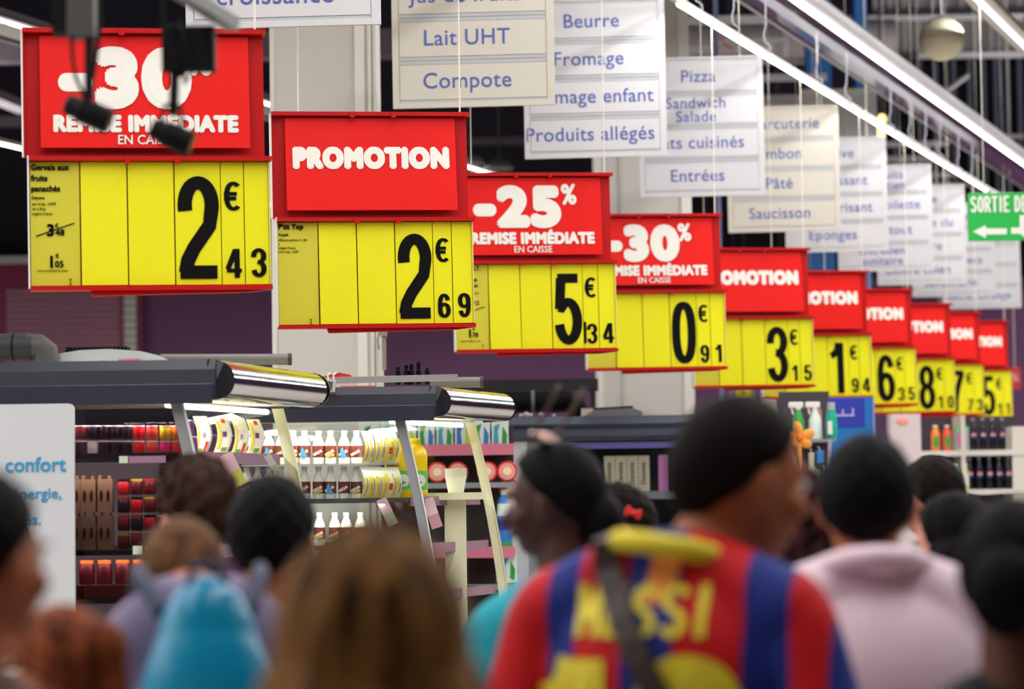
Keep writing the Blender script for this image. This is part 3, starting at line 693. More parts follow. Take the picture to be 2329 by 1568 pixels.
    for z, th in shelves:
        a0 = sx_n + fx(z0-z) - .06; a1 = sx_f + fx(z0-z) - .06
        s = MB().add([(xback, .05, z-th), (a0, .05, z-th), (a1, Yf-Yn-.06, z-th), (xback, Yf-Yn-.06, z-th), (xback, .05, z), (a0, .05, z), (a1, Yf-Yn-.06, z), (xback, Yf-Yn-.06, z)],
                     [(3, 2, 1, 0), (4, 5, 6, 7), (0, 1, 5, 4), (1, 2, 6, 5), (2, 3, 7, 6), (3, 0, 4, 7)]).build('shelf', SHELF, e)
        MB().add([(a0, .05, z-.04), (a1, Yf-Yn-.06, z-.04), (a1, Yf-Yn-.06, z+.004), (a0, .05, z+.004)], [(0, 1, 2, 3)]).build('price_rail', RAILP, s, (.006, 0, 0))
    bx = max(sx_n, sx_f) + fx(z0-zlow) + .02
    MB().prism([(xback, .1), (bx-.12, .1), (bx, .22), (bx, zlow), (xback, zlow)], (1, 0, 0), (0, 0, 1), (0, Yf-Yn, 0)).build('plinth', CREAM2, e)
    # lamp strip under the lid
    L = MB().tube([(sx_n-.06, .08, zb-.014), (sx_f-.06, Yf-Yn-.08, zb-.014)], .011, 8).build('lamp_strip', plain('cabinet_tube', (255, 250, 225), .4, emit=(255, 248, 220), estr=6), e)
    return e
def ql(name, loc, sx, sy, pw, col=(1, .97, .86), rot=(0, 0, 0)):
    l = bpy.data.lights.new(name, 'AREA'); l.shape = 'RECTANGLE'; l.size = sx; l.size_y = sy; l.energy = pw; l.color = col
    o = bpy.data.objects.new(name, l); C.objects.link(o); o.location = loc; o.rotation_euler = rot; return o

x1n = P(410, 915, 10.6).x; x1f = P(641, 925, 11.75).x
cabinet(10.6, -1.104, 11.8, -.83, -3.6, 2.165, 2.014, x1n, x1f, [(1.822, .02), (1.46, .02), (1.28, .02), (1.0, .02), (.7, .02)], -2.05,
        'nearest refrigerated cabinet, under the nearest price sign, with dark cornice and chrome end', GLD)
ql('cabinet_lamp_near', (-1.27, 11.2, 1.99), 0.05, 1.0, 14, rot=(0, math.radians(25), math.radians(-14)))
ql('cabinet_lamp_near_side', (-1.5, 10.72, 1.99), .5, .04, 9)
ql('added_fill_near_shelf', (-1.46, 10.70, 1.795), .55, .04, 2.2)  # added fill that brightens the cartons under the top shelf
ql('added_fill_near_third', (-1.46, 10.70, 1.43), .55, .04, 1.2)  # added fill for the pots on the third shelf
x2n = P(917, 950, 13.1).x; x2f = P(1077, 960, 13.95).x
cabinet(13.1, -.352, 14.1, -.05, -2.2, 2.150, 2.004, x2n, x2f, [(1.638, .022), (1.42, .02), (1.2, .02), (.9, .02), (.65, .02)], -1.60,
        'second refrigerated cabinet, full of white drink bottles, with dark cornice and chrome end', GLS)
ql('cabinet_lamp_second', (-.62, 13.55, 1.985), .05, .85, 9, rot=(0, math.radians(25), math.radians(-17)))
ql('cabinet_lamp_second_side', (-1.0, 13.17, 1.99), .8, .05, 5)
ql('added_fill_second_shelf', (-.95, 13.16, 1.61), .7, .04, 3)  # added fill below the bottle shelf, no tube of the cabinet

# white comfort panel at the left edge
a = P(168, 918, 10.5); b = P(168, 1500, 10.5)
e = empty('information_panel', (a.x, 10.5, .25), label='white panel lettered confort in blue standing at the left edge under the near cabinet', cat='panel')
hh = a.z - .25; r = .02
MB().prism([(0, 0), (0, hh-r)] + [(-r + r*math.cos(t), hh-r + r*math.sin(t)) for t in (.5, 1.0)] + [(-r, hh), (-1.5, hh), (-1.5, 0)], (1, 0, 0), (0, 0, 1), (0, .02, 0)).build('panel', plain('panel_white', (206, 208, 216), .5), e)
PBL = plain('panel_blue_print', (38, 150, 205), .5)
for s, size, py, rx in (('Pour votre confort', .076, 1072, 150), ('moins de consommation en énergie,', .058, 1134, 141), ('et vos produits sont mieux préservés.', .058, 1194, 95)):
    q = P(rx, py, 10.5)
    font_text(s, size, 'RIGHT', fat=.0008 if size < .06 else .0014, sx=.98, n=4).build('lettering', PBL, e, (q.x-a.x, -.003, q.z-.25))

# ---- things on top of the cabinets
def top(nm, lb, cat, px, py, Y): return empty(nm, P(px, py, Y), label=lb, cat=cat)
# insulated pipe with an elbow
e = top('insulated_pipe', 'thick dark insulated pipe with an elbow on the near cabinet, far left', 'pipe', 0, 790, 10.9)
s = 1/ppm(10.9); INS = mat('pipe_foam', (26, 28, 40), .55, vary=.1, scale=20)
MB().tube([(-1.2, 0, 0), (60*s, 0, 0), (75*s, 0, -.002)], 31*s, 20).build('pipe', INS, e)
MB().tube([(60*s, 0, .002), (88*s, 0, .0), (103*s, 0, -.018), (106*s, 0, -.07)], 30*s, 20).build('elbow', plain('elbow_foam', (62, 60, 60), .5), e)
MB().tube([(30*s, 0, 0), (34*s, 0, 0)], 32*s, 20).build('pipe_clip', BLACK, e)
# pale metal tray / reflector
e = top('metal_tray', 'pale dented metal tray lying on the near cabinet beside the pipe', 'tray', 240, 826, 10.95)
s = 1/ppm(10.95)
mb = MB(); prof = [(-135, 0), (-112, 22), (-60, 30), (10, 32), (80, 26), (120, 16), (150, 0)]
n = len(prof)
mb.add([(x*s, y*.25*(1 if y else 1), z*s*(1 if y == 0 else .9)) for y in (0, 1) for x, z in prof], [(i, i+1, n+i+1, n+i) for i in range(n-1)] + [tuple(range(n-1, -1, -1)), tuple(range(n, 2*n))])
mb.build('tray', plain('dented_metal', (196, 204, 214), .3, metal=.4, bump=.3, bscale=6), e)
MB().box(-.01, .0, -.005, 0, .0, .01).box(30*s, 80*s, -.012, -.004, 0, .012).build('tape', plain('red_tape', (206, 70, 84), .5), e)
e = top('vent_grille', 'black vent grille behind the pale metal tray', 'vent', 220, 806, 11.25)
s = 1/ppm(11.25)
MB().box(-72*s, 72*s, 0, .1, -.06, 10*s).build('grille_body', BLACK, e)
q = None
for k in range(16):
    if q is None: q = MB().box(-.003, .003, -.004, .1, 0, .012).build('fin', BLACK, e, ((-68+9*k)*s, 0, 10*s))
    else: clone(q, ((-68+9*k)*s, 0, 10*s), e)
e = top('grey_tube_rail', 'long grey tube rail lying on the near cabinet behind its chrome end', 'rail', 385, 818, 11.6)
s = 1/ppm(11.6)
MB().tube([(-20*s, 0, 0), (262*s, .2, 2*s)], 13*s, 14).build('tube', plain('tube_grey', (112, 112, 110), .4), e)
MB().tube([(262*s, .2, 2*s), (270*s, .2, 2*s)], 14*s, 14).build('end_plug', plain('plug_brown', (70, 40, 44), .5), e)
# on the second cabinet
e = top('grey_channel', 'grey metal channel rail lying along the top of the second cabinet', 'rail', 722, 868, 13.4)
s = 1/ppm(13.4)
MB().prism([(0, -6*s), (0, 8*s), (.004, 8*s), (.05, 10*s), (.05, 6*s), (.008, 4*s), (.008, -6*s)], (0, 1, 0), (0, 0, 1), (318*s, .1, 5*s)).build('channel', ALU, e)
e = top('price_display', 'small silver electronic display clipped to the grey channel on the second cabinet', 'display', 735, 890, 13.03)
s = 1/ppm(12.95); R3 = Matrix.Rotation(math.radians(8), 4, 'Y')
MB().cbox((14*s, 0, 14*s), (26*s, .02, 28*s), M=R3).build('casing', plain('silver_plastic', (186, 190, 190), .35), e, bev=.003)
MB().cbox((13*s, -.011, 14*s), (13*s, .003, 19*s), M=R3).build('screen', plain('lcd_green', (84, 92, 72), .3), e)
MB().tube([(12*s, .01, 26*s), (10*s, .01, 38*s), (14*s, .06, 42*s)], .004, 6).build('clip', WHT, e)
MB().tube([(24*s, .01, 26*s), (24*s, .01, 38*s), (28*s, .06, 42*s)], .004, 6).build('clip', WHT, e)
e = top('red_ribbon', 'red plastic ribbon lying on the second cabinet behind the display', 'ribbon', 712, 862, 13.5)
s = 1/ppm(13.5)
MB().add([(0, 0, 0), (10*s, 0, -10*s), (85*s, .02, 8*s), (92*s, .02, -3*s), (60*s, .04, 14*s), (40*s, .04, 0), (150*s, .1, -26*s), (150*s, .1, -33*s)], [(0, 1, 5, 4), (4, 5, 3, 2)]).build('ribbon_fold', plain('red_plastic', (216, 44, 44), .4), e)
MB().box(72*s, 150*s, -.36, -.3, -32*s, -24*s).build('ribbon_tail', plain('coral_plastic', (226, 92, 80), .4), e)
e = top('grey_tube_rail', 'short grey tube on the second cabinet behind its chrome end', 'rail', 1000, 870, 13.9)
s = 1/ppm(13.9)
MB().tube([(-20*s, 0, 0), (92*s, .05, 0)], 12*s, 14).build('tube', MATS['tube_grey'], e)
MB().tube([(92*s, .05, 0), (99*s, .05, 0)], 13*s, 14).build('end_plug', MATS['plug_brown'], e)
e = top('black_fittings', 'row of small black pipe fittings on the second cabinet', 'fittings', 900, 838, 13.7)
s = 1/ppm(13.7)
for k, (x, hgt) in enumerate(((5, 16), (24, 20), (36, 22), (52, 26), (72, 12))):
    MB().lathe([(6*s, -38*s), (6*s, -6*s), (4*s, -4*s), (5*s, hgt*s-14*s), (2*s, hgt*s-12*s)], (x*s, 0, 0), 10).build('fitting', BLACK, e)
# pipe clamp and wires on the first column
e = top('wall_tap', 'grey pipe fitting with a bent tube on the right edge of the first white column', 'fitting', 873, 760, 16.4)
s = 1/ppm(16.4)
MB().tube([(0, 0, 20*s), (0, 0, -82*s)], 5*s, 10).build('riser', plain('aged_metal', (150, 146, 132), .5), e)
MB().tube([(0, 0, 5*s), (-10*s, -.02, 2*s), (-14*s, -.02, -14*s), (-11*s, -.02, -36*s)], 2.5*s, 8).build('bent_tube', MATS['aged_metal'], e)
MB().box(-7*s, 7*s, -.03, .03, -6*s, 8*s).build('clamp', MATS['aged_metal'], e)

# ---- third cabinet (long, dark, far) and what lies on it
Y3 = 18.5; a = P(1156, 950, Y3); b = P(1156, 1006, Y3); c = P(1660, 950, Y3)
e = empty('refrigerated_cabinet', (a.x, Y3, 0), label='third refrigerated cabinet, farthest, with a blue grey cornice, behind the shoppers', cat='fridge', group='open refrigerated cabinets with dark canopies')
W3 = c.x - a.x; zt, zb = a.z, b.z
MB().prism([(0, zb), (-.05, zb+.03), (-.05, zb+.07), (-.03, zb+.085), (-.06, zb+.11), (-.03, zt), (.1, zt), (.1, zb)], (0, 1, 0), (0, 0, 1), (W3, 0, 0)).build('cornice', plain('slate_cornice', (66, 74, 92), .35), e)
MB().box(.03, .12, .0, .05, .1, zb).build('post', plain('pale_post', (198, 204, 212), .4), e)
MB().box(.12, .26, .02, .05, .1, zb).build('end_panel', plain('grey_end_panel', (140, 150, 156), .4), e)
MB().box(.0, W3, .7, .75, .1, zt-.02).build('back_panel', plain('slate_back', (44, 50, 62), .5), e)
MB().box(.0, W3, .1, .7, zt-.03, zt-.01).build('canopy_lid', SHELF, e)
MB().box(.0, W3, .0, .7, .1, .45).build('plinth', SHELF, e)
for z in (1.652, 1.36, 1.05, .75):
    s_1 = MB().box(.1, W3, .02, .7, z-.02, z).build('shelf', SHELF, e)
    MB().box(.1, W3, .0, .01, z-.05, z-.0).build('price_rail', plain('slate_rail', (96, 104, 110), .4), s_1, (0, .005, 0))
MB().box(.3, W3, .04, .06, zb-.05, zb-.01).build('lamp_strip', plain('violet_tube', (90, 88, 150), .4, emit=(150, 140, 255), estr=.08), e)
MB().tube([(.0, .05, 2.04-.0), (W3, .05, 2.04)], .012, 8).build('edge_tube', ALU, e) if False else None
e = top('insulated_pipe', 'long black insulated pipe bending down behind the third cabinet', 'pipe', 1150, 916, 19.3)
s = 1/ppm(19.3)
MB().tube([(-20*s, 0, 0), (70*s, 0, 0), (150*s, 0, 0)], 25*s, 18).build('pipe', BLACK, e)
MB().tube([(146*s, 0, 0), (160*s, 0, -2*s), (165*s, 0, -16*s), (165*s, 0, -40*s)], 23*s, 16).build('elbow', BLACK, e)
MB().tube([(58*s, 0, 0), (66*s, 0, 0)], 26.5*s, 18).build('pipe_clip', plain('grey_clip', (110, 108, 110), .5), e)
e = empty('black_gantry', P(1085, 879, 21.5), label='black beam on a thin post behind the third cabinet, left of the second column', cat='beam')
s = 1/ppm(21.5)
MB().box(-60*s, 276*s, 0, .15, -14*s, 14*s).build('beam', plain('gantry_black', (20, 20, 30), .5), e)
MB().box(258*s, 268*s, .03, .1, -1.1-1.36, -14*s).build('post', MATS['gantry_black'], e)
MB().box(20*s, 28*s, .03, .1, -1.1-1.36, -14*s).build('post', MATS['gantry_black'], e)
e = top('metal_tray', 'grey sloping metal tray on the third cabinet before the second column', 'tray', 1400, 951, 18.8)
s = 1/ppm(18.8)
MB().prism([(-80, 0), (-50, 18), (40, 22), (95, 0)], (s, 0, 0), (0, 0, s), (0, .3, 0)).build('tray', plain('tray_grey', (150, 156, 156), .35, metal=.3), e)
MB().prism([(60, 4), (62, 14), (118, 3), (118, 0)], (s, 0, 0), (0, 0, s), (0, .1, 0), o=(0, -.02, 0)).build('paper', WHT, e)
MB().tube([(-50*s, .02, 21*s), (40*s, .02, 25*s)], .008, 6).build('dark_edge', BLACK, e)
e = top('fittings', 'cluster of pale small fittings on the left end of the third cabinet', 'fittings', 1185, 950, 18.7)
s = 1/ppm(18.7)
for k, (x, r_) in enumerate(((0, 5), (12, 7), (22, 5), (46, 6), (75, 4))): MB().ell((x*s, 0, r_*s*.8), (r_*s, r_*s, r_*s)).build('knob', LG, e)

# ------------------------------------------------------------------ products
def lab(kind, i, where): return '%s, %s from left %s' % (kind, ORD[i], where)
MILK = plain('milk_white', (236, 234, 228), .35); CHOC = plain('chocolate_label', (110, 44, 26), .4); YLAB = plain('mustard_print', (190, 160, 60), .5); SKY = plain('sky_print', (70, 140, 200), .5)
def milk_bottle(H=.155, R=.027):
    e = empty('milk_drink_bottle')
    MB().lathe([(R*.9, 0), (R, .008), (R, H*.58), (R*.88, H*.66), (R*.45, H*.84), (R*.42, H*.9)], n=14).build('bottle', MILK, e)
    MB().lathe([(R*.5, H*.88), (R*.52, H*.99), (R*.4, H)], n=12).build('cap', MILK, e)
    lb = MB().lathe([(R*1.03, H*.2), (R*1.03, H*.55)], n=14).build('label', CHOC, e)
    font_text('NESQUIK', .018, fat=.0008, sx=.62, n=4).build('lettering', LET, lb, (0, -R*1.1, H*.3), (0, math.radians(-28), 0))
    return e
def tagp(e, label, cat, group): e['label'] = label; e['category'] = cat; e['group'] = group; return e
mb0 = None
def place_bottle(px, py, Y, label, patch=0):
    global mb0
    q = P(px, py, Y)
    if mb0 is None: mb0 = milk_bottle(); o = mb0; o.location = q
    else: o = clone(mb0, q)
    tagp(o, label, 'bottle', 'white milk drink bottles in the second cabinet')
    if patch:
        l_ = [c for c in o.children if c.name.startswith('label')][0]
        MB().prism([(-.022, .03), (.018, .036), (.02, .05), (-.02, .046)] if patch == 1 else [(-.018, .03), (.015, .03), (.004, .055), (-.006, .078), (-.014, .07)], (1, 0, 0), (0, 0, 1), (0, .002, 0), o=(0, -.0315, 0)).build('print', YLAB if patch == 1 else SKY, l_)
xs_up = [562, 586, 612, 640, 668, 693, 725, 752, 783, 811]
for r_, (py, nm) in enumerate(((1056, 'in the upper row, second cabinet'), (1138, 'in the lower row, second cabinet'))):
    for i, x in enumerate(xs_up):
        place_bottle(x, py, 13.24, lab('white drink bottle, brown label', i, nm), (i*7 + r_) % 3)
for i, x in enumerate((727, 762, 788, 820)): place_bottle(x, 1242, 13.24, lab('white milk drink bottle', i, 'on the second cabinet\'s lower shelf'), 1)
# tray between the two bottle rows
a = P(550, 1058, 13.2); b = P(905, 1058, 13.2)
tag(MB().box(a.x, b.x, 13.19, 13.32, a.z-.008, a.z).build('bottle_tray', plain('clear_tray', (170, 168, 160), .3)), 'thin pale tray between the two rows of milk bottles', 'tray')
# blister sleeves of drinking yoghurt
SL = {k: plain('sleeve_%s' % k, c_, .4) for k, c_ in (('white', (240, 238, 226)), ('yellow', (236, 214, 70)), ('red', (214, 60, 44)), ('mauve', (170, 140, 170)), ('green', (120, 160, 70)), ('violet', (110, 60, 130)), ('orange', (240, 130, 50)), ('pink', (226, 50, 130)), ('dark', (34, 16, 36)), ('maroon', (110, 20, 34)), ('coral', (236, 84, 60)), ('scarlet', (222, 26, 40)), ('lemon', (240, 216, 60)))}
def sleeve(Wd, H, cols, lean=.25, D=.05, nm='yoghurt_pack'):
    """a carton sleeve with a bowed front; cols = (x0, x1, z0, z1, colour) printed bands"""
    e = empty(nm)
    def bow(x0, x1, z0, z1, y0, m, name, par):
        mb = MB(); N = 6
        vs = []
        for i in range(N+1):
            z = z0 + (z1-z0)*i/N; y = y0 - .018*math.sin(PI*min(1, z/H)); dx = lean*.02*math.sin(PI*z/H)
            vs += [(x0+dx, y, z), (x1+dx, y, z), (x1+dx, D, z), (x0+dx, D, z)]
        fs = [(0, 1, 2, 3), (4*N, 4*N+3, 4*N+2, 4*N+1)]
        for i in range(N):
            for k in range(4): fs.append((4*i+k, 4*i+(k+1) % 4, 4*i+4+(k+1) % 4, 4*i+4+k))
        return mb.add(vs, fs).build(name, m, par)
    bd = bow(0, Wd, 0, H, 0, SL['white'], 'sleeve', e)
    for x0, x1, z0, z1, cn in cols: bow(x0*Wd, x1*Wd, z0*H, z1*H, -.002, SL[cn], 'print', bd)
    return e
sa = sleeve(.042, .15, [(.05, .3, .05, .7, 'yellow'), (.3, .42, .1, .66, 'mauve'), (.55, .8, .05, .72, 'yellow'), (.8, .92, .2, .5, 'mauve')], 1)
sb = sleeve(.046, .15, [(.05, .35, .0, .8, 'yellow'), (.4, .75, .3, .5, 'red'), (.75, .95, .1, .8, 'yellow')], 1)
G1 = 'yellow and white yoghurt packs in the second cabinet'
first = {}
def put(tpl, key, px, py, Y, label, cat, group, rot=None, dx=0):
    q = P(px, py, Y)
    if key not in first: first[key] = 1; o = tpl; o.location = q
    else: o = clone(tpl, q)
    if rot is not None: o.rotation_euler = rot
    return tagp(o, label, cat, group)
for i, x in enumerate((822, 846, 868, 878)): put(sa if i != 2 else sb, 'sa' if i != 2 else 'sb', x, 1055, 13.2 - .0*i, lab('yellow and white yoghurt pack', i, 'in the upper row by the bottles'), 'yoghurt pack', G1)
for i, x in enumerate((820, 836, 852, 868, 884)): put(sa if i != 3 else sb, 'sa' if i != 3 else 'sb', x, 1137, 13.2, lab('yellow and white yoghurt pack', i, 'in the lower row by the bottles'), 'yoghurt pack', G1)
# juice bottles
def juice():
    e = empty('juice_bottle'); R_ = .062; H = .287
    YJ = plain('orange_juice', (250, 214, 20), .25); 
    MB().lathe([(R_*.9, 0), (R_, .012), (R_, H*.55), (R_*1.02, H*.72), (R_*.9, H*.82), (R_*.5, H*.9), (R_*.46, H*.93)], n=20).build('bottle', YJ, e)
    MB().lathe([(R_*.5, H*.92), (R_*.52, H*.995), (R_*.46, H)], n=16).build('cap', YJ, e)
    lb = MB().lathe([(R_*1.02, H*.16), (R_*1.02, H*.47)], n=20).build('label', plain('juice_label_green', (90, 200, 90), .4), e)
    for k in (-1, 1):
        MB().lathe([(.028, 0), (.03, .003)], n=16, M=Matrix.Rotation(PI/2, 4, 'X')).build('print', LET, lb, (k*.026, -R_*.93, H*.31), (0, 0, k*.45))
    font_text('Joker', .034, fat=.001, n=4).build('lettering', plain('juice_green_ink', (20, 110, 60), .5), lb, (0, -R_*1.1, H*.29), (0, .5, 0))
    return e
jb = juice()
put(jb, 'j', 943, 1137, 13.42, 'large yellow juice bottle standing right of the grey strut in the second cabinet', 'bottle', 'yellow juice bottles')
put(jb, 'j', 906, 1137, 13.35, 'large yellow juice bottle half hidden behind the grey strut', 'bottle', 'yellow juice bottles')
# stack of cups, cream ledge
a = P(975, 1122, 13.8); b = P(1105, 1136, 13.8)
e = empty('cream_ledge', (a.x, 13.7, b.z), label='cream ledge and upright behind the struts of the second cabinet', cat='shelf')
MB().box(0, b.x-a.x, -.2, .15, 0, a.z-b.z).build('ledge', CREAM2, e)
MB().box(.08, .18, -.1, .1, -1.2, 0).build('upright', CREAM2, e)
q = None
for i in range(5):
    c = P(1037, 1121, 13.75); r0 = .052
    if q is None:
        q = MB().lathe([(r0*.72, 0), (r0, .075), (r0*1.04, .078), (r0*.98, .072), (r0*.7, .004)], n=18).build('paper_cup', plain('cup_white', (226, 226, 216), .4), None, (c.x, c.y, c.z))
        o = q
    else: o = clone(q, (c.x, c.y, c.z + .0095*i))
    tagp(o, 'white paper cup, %s from the bottom of the stack in the second cabinet' % ORD[i], 'cup', 'stacked white paper cups')
# near cabinet: pairs of dessert cups seen through the glass
def cup(cn, lid='white', R_=.0225, H=.054):
    e = empty('dessert_cup')
    MB().lathe([(R_*.8, 0), (R_, .006), (R_*.96, H*.8), (R_*.9, H*.93)], n=14).build('cup', SL[cn], e)
    MB().lathe([(R_*.98, H*.93), (R_*.98, H)], n=14).build('lid', SL[lid], e)
    return e
pc_ = {}
for r_, (py, nm, cols) in enumerate(((1001, 'in the upper row, near cabinet', ['maroon', 'dark', 'dark', 'dark', 'dark', 'scarlet', 'coral', 'lemon', 'orange']), (1036, 'in the lower row, near cabinet', ['dark', 'white', 'dark', 'dark', 'dark', 'scarlet', 'coral', 'pink', 'red']))):
    for i, cn in enumerate(cols):
        x = (184, 212, 238, 262, 288, 316, 346, 376, 403)[i]; q = P(x, py, 10.74)
        if cn not in pc_: pc_[cn] = cup(cn); o = pc_[cn]; o.location = q
        else: o = clone(pc_[cn], q)
        tagp(o, lab('%s dessert cup' % cn, i, nm), 'dessert cup', 'small dessert cups in the near cabinet')
# tall packs along the front edge of the near cabinet
def edge_pt(t, z): return Vector((x1n + fx(2.014-z) - .10 + (x1f-x1n)*t, 10.72 + 1.0*t, z))
sc = sleeve(.05, .14, [(.05, .22, .0, .8, 'yellow'), (.4, .6, .4, .55, 'mauve'), (.72, .9, .0, .3, 'red'), (.3, .6, .0, .12, 'green')], 1)
sd = sleeve(.05, .14, [(.1, .34, .1, .9, 'yellow'), (.5, .8, .84, .95, 'red'), (.4, .7, .45, .6, 'violet'), (.5, .9, .05, .16, 'green')], 1)
for i, t in enumerate((.22, .42, .60, .76)):
    tpl, key = (sc, 'sc') if i % 2 == 0 else (sd, 'sd')
    o = put(tpl, key, 500, 1035, 11, lab('tall striped yoghurt pack', i, 'along the near cabinet front'), 'yoghurt pack', 'tall yoghurt packs between the struts of the near cabinet')
    o.location = edge_pt(t, 1.824)
pc_['violet'] = cup('violet')
for r_ in range(2):
    o = clone(pc_['violet'], edge_pt(.07, 1.824 + r_*.062) + Vector((.05, 0, 0)), scale=(1.3, 1.3, 1.1))
    tagp(o, 'violet and white dessert cup, %s of two right of the grey strut' % ('lower' if r_ == 0 else 'upper'), 'dessert cup', 'small dessert cups in the near cabinet')
o = pc_['violet']; o.location = P(150, 1036, 10.80); tagp(o, 'violet dessert cup behind the white panel edge in the near cabinet', 'dessert cup', 'small dessert cups in the near cabinet')
# beige cartons and dark jars on the second shelf of the near cabinet
BEI = plain('beige_carton', (176, 150, 112), .5); DSL = plain('dark_window', (60, 14, 22), .5)
def carton():
    e = empty('beige_carton')
    b_ = MB().box(0, .055, 0, .06, 0, .125).build('box', BEI, e)
    for x in (.014, .04): MB().lathe([(.006, 0), (.0062, .001)], (x, -.001, .062), 12, M=Matrix.Rotation(PI/2, 4, 'X') @ Matrix.Diagonal((1, 3.6, 1, 1))).build('window', DSL, b_)
    MB().box(.005, .012, -.0, .06, .125, .14).build('flap', BEI, e); MB().box(.04, .047, 0, .06, .125, .138).build('flap', BEI, e)
    return e
ct = carton()
for r_, py in enumerate((1240, 1168)):
    for i, x in enumerate((150, 184, 222)):
        if r_ == 1: z_ = P(x, 1245, 10.74).z + .137
        o = put(ct, 'ct', x, py, 10.74, '%s beige carton with dark windows of the %s row in the near cabinet' % (('left', 'middle', 'right')[i], ('lower', 'upper')[r_]), 'carton', 'beige cartons in the near cabinet')
        o.location.z = 1.461 + (.14 if r_ else 0)
def jar(cn, lidc, H=.06, R_=.024):
    e = empty('glass_jar')
    MB().lathe([(R_*.85, 0), (R_, .006), (R_, H*.75), (R_*.8, H*.85)], n=12).build('jar', SL[cn], e)
    MB().lathe([(R_*.9, H*.84), (R_*.9, H)], n=12).build('lid', SL[lidc], e)
    return e
pj = {}
for r_ in range(4):
    for i, x in enumerate((282, 312, 342, 372)):
        cn, lc = (('maroon', 'yellow'), ('maroon', 'red'), ('dark', 'red'), ('scarlet', 'dark'))[(i + r_) % 4]
        q = P(x, 1240, 10.76); q.z = 1.461 + r_*.068
        if (cn, lc) not in pj: pj[(cn, lc)] = jar(cn, lc); o = pj[(cn, lc)]; o.location = q
        else: o = clone(pj[(cn, lc)], q)
        tagp(o, '%s dessert pot, %s lid, %s column from left, %s tier up, near cabinet' % (cn, lc, ORD[i], ORD[r_]), 'dessert pot', 'dark dessert pots stacked in the near cabinet')
ja = jar('maroon', 'orange', .09, .03); 
for i, x in enumerate((198, 238, 279, 318, 357)):
    q = P(x, 1300, 10.74); q.z = 1.29
    o = put(ja, 'ja', x, 1300, 10.74, lab('orange lidded pot', i, 'on the near cabinet\'s third shelf'), 'dessert pot', 'orange lidded pots in the near cabinet'); o.location.z = 1.281 + .05
tag(MB().box(P(170, 0, 10.7).x, P(385, 0, 10.7).x, 10.66, 10.8, 1.283, 1.329).build('display_box', plain('red_display', (150, 26, 34), .5)), 'red cardboard display box under the orange lidded pots', 'box')
jc = jar('red', 'white', .10, .032); k = 0
for zz, cnt in ((1.003, 5), (.703, 5)):
    for i in range(cnt):
        q = P(190 + 42*i, 1300, 10.74); q.z = zz
        o = put(jc, 'jc', 190, 1300, 10.74, lab('red pot with white lid', i, 'on the near cabinet\'s %s shelf' % ('fourth' if zz > .9 else 'lowest')), 'dessert pot', 'red pots low in the near cabinet'); o.location = q
# price tags and tilted price flags
def flag(lb, px, py, Y, wpx, hpx, tilt, c_top, c_bot):
    e = empty('price_flag', P(px, py, Y), (0, math.radians(tilt), 0), lb, 'price tag'); s = 1/ppm(Y)
    MB().box(0, wpx*s, 0, .003, -hpx*s*.55, 0).build('upper_half', plain('flag_' + c_top, {'pink': (236, 200, 210), 'white': (232, 232, 226)}[c_top], .5), e)
    MB().box(0, wpx*s, 0, .003, -hpx*s, -hpx*s*.55).build('lower_half', plain('flag_' + c_bot, {'lime': (206, 208, 96), 'grey': (190, 196, 180), 'rose': (200, 150, 160)}[c_bot], .5), e)
    return e
flag('tilted pink and lime price flag behind the brown haired man', 498, 1040, 11.06, 32, 80, -26, 'pink', 'lime')
flag('tilted white price flag beside the cream strut of the near cabinet', 600, 1040, 11.54, 16, 50, -32, 'white', 'grey')
flag('pale pink price flag hanging under the yoghurt packs of the second cabinet', 856, 1140, 13.145, 24, 66, -24, 'pink', 'grey')
flag('rose price flag right of the grey strut, under the juice', 960, 1139, 13.33, 26, 70, -18, 'pink', 'rose')
tag(MB().box(0, .034, 0, .004, 0, .032).build('shelf_tag', plain('tag_green', (200, 214, 190), .5), None, P(302, 1262, 10.58)), 'small pale green shelf tag in the near cabinet, left of the mauve one', 'price tag')
tag(MB().box(0, .066, 0, .004, 0, .032).build('shelf_tag', plain('tag_mauve', (160, 150, 172), .5), None, P(329, 1262, 10.58)), 'mauve shelf tag in the near cabinet above the orange lids', 'price tag')
tag(MB().box(0, .14, 0, .004, 0, .026).build('shelf_tag', MATS['mauve_price_rail'], None, P(291, 1054, 10.58)), 'long mauve shelf tag under the red and yellow dessert cups', 'price tag')
tag(MB().box(0, .036, 0, .004, 0, .026).build('shelf_tag', MATS['tag_green'], None, P(299-28, 1054, 10.58)), 'small pale shelf tag left of the long mauve one', 'price tag')

# ------------------------------------------------------------------ household shelf between second and third cabinets
Y4 = 16.2; s4 = 1/ppm(Y4); a = P(812, 1000, Y4); b = P(1168, 1000, Y4)
e = empty('shelving_unit', (a.x, Y4, 0), label='shelving unit with household goods between the second and third cabinets', cat='shelving')
Wd = b.x - a.x
MB().box(0, Wd, .42, .45, 0, 2.05).build('back_panel', plain('shelf_back', (52, 44, 48), .6), e)
MB().box(0, Wd, .0, .45, 0, .16).build('plinth', BLACK, e)
zs = [P(1100, 1022, Y4).z, P(1100, 1098, Y4).z, P(1100, 1256, Y4).z, P(1100, 1330, Y4).z]
for k, z in enumerate(zs):
    s_1 = MB().box(0, Wd, 0, .43, z-.012, z).build('shelf', SHELF, e)
    MB().box(0, Wd, -.006, .002, z-.034 if k != 1 else z-.03, z + (.03 if k in (0, 2) else 0)).build('price_rail', plain('rose_rail', (206, 112, 136), .45) if k in (0, 2) else GREY, s_1)
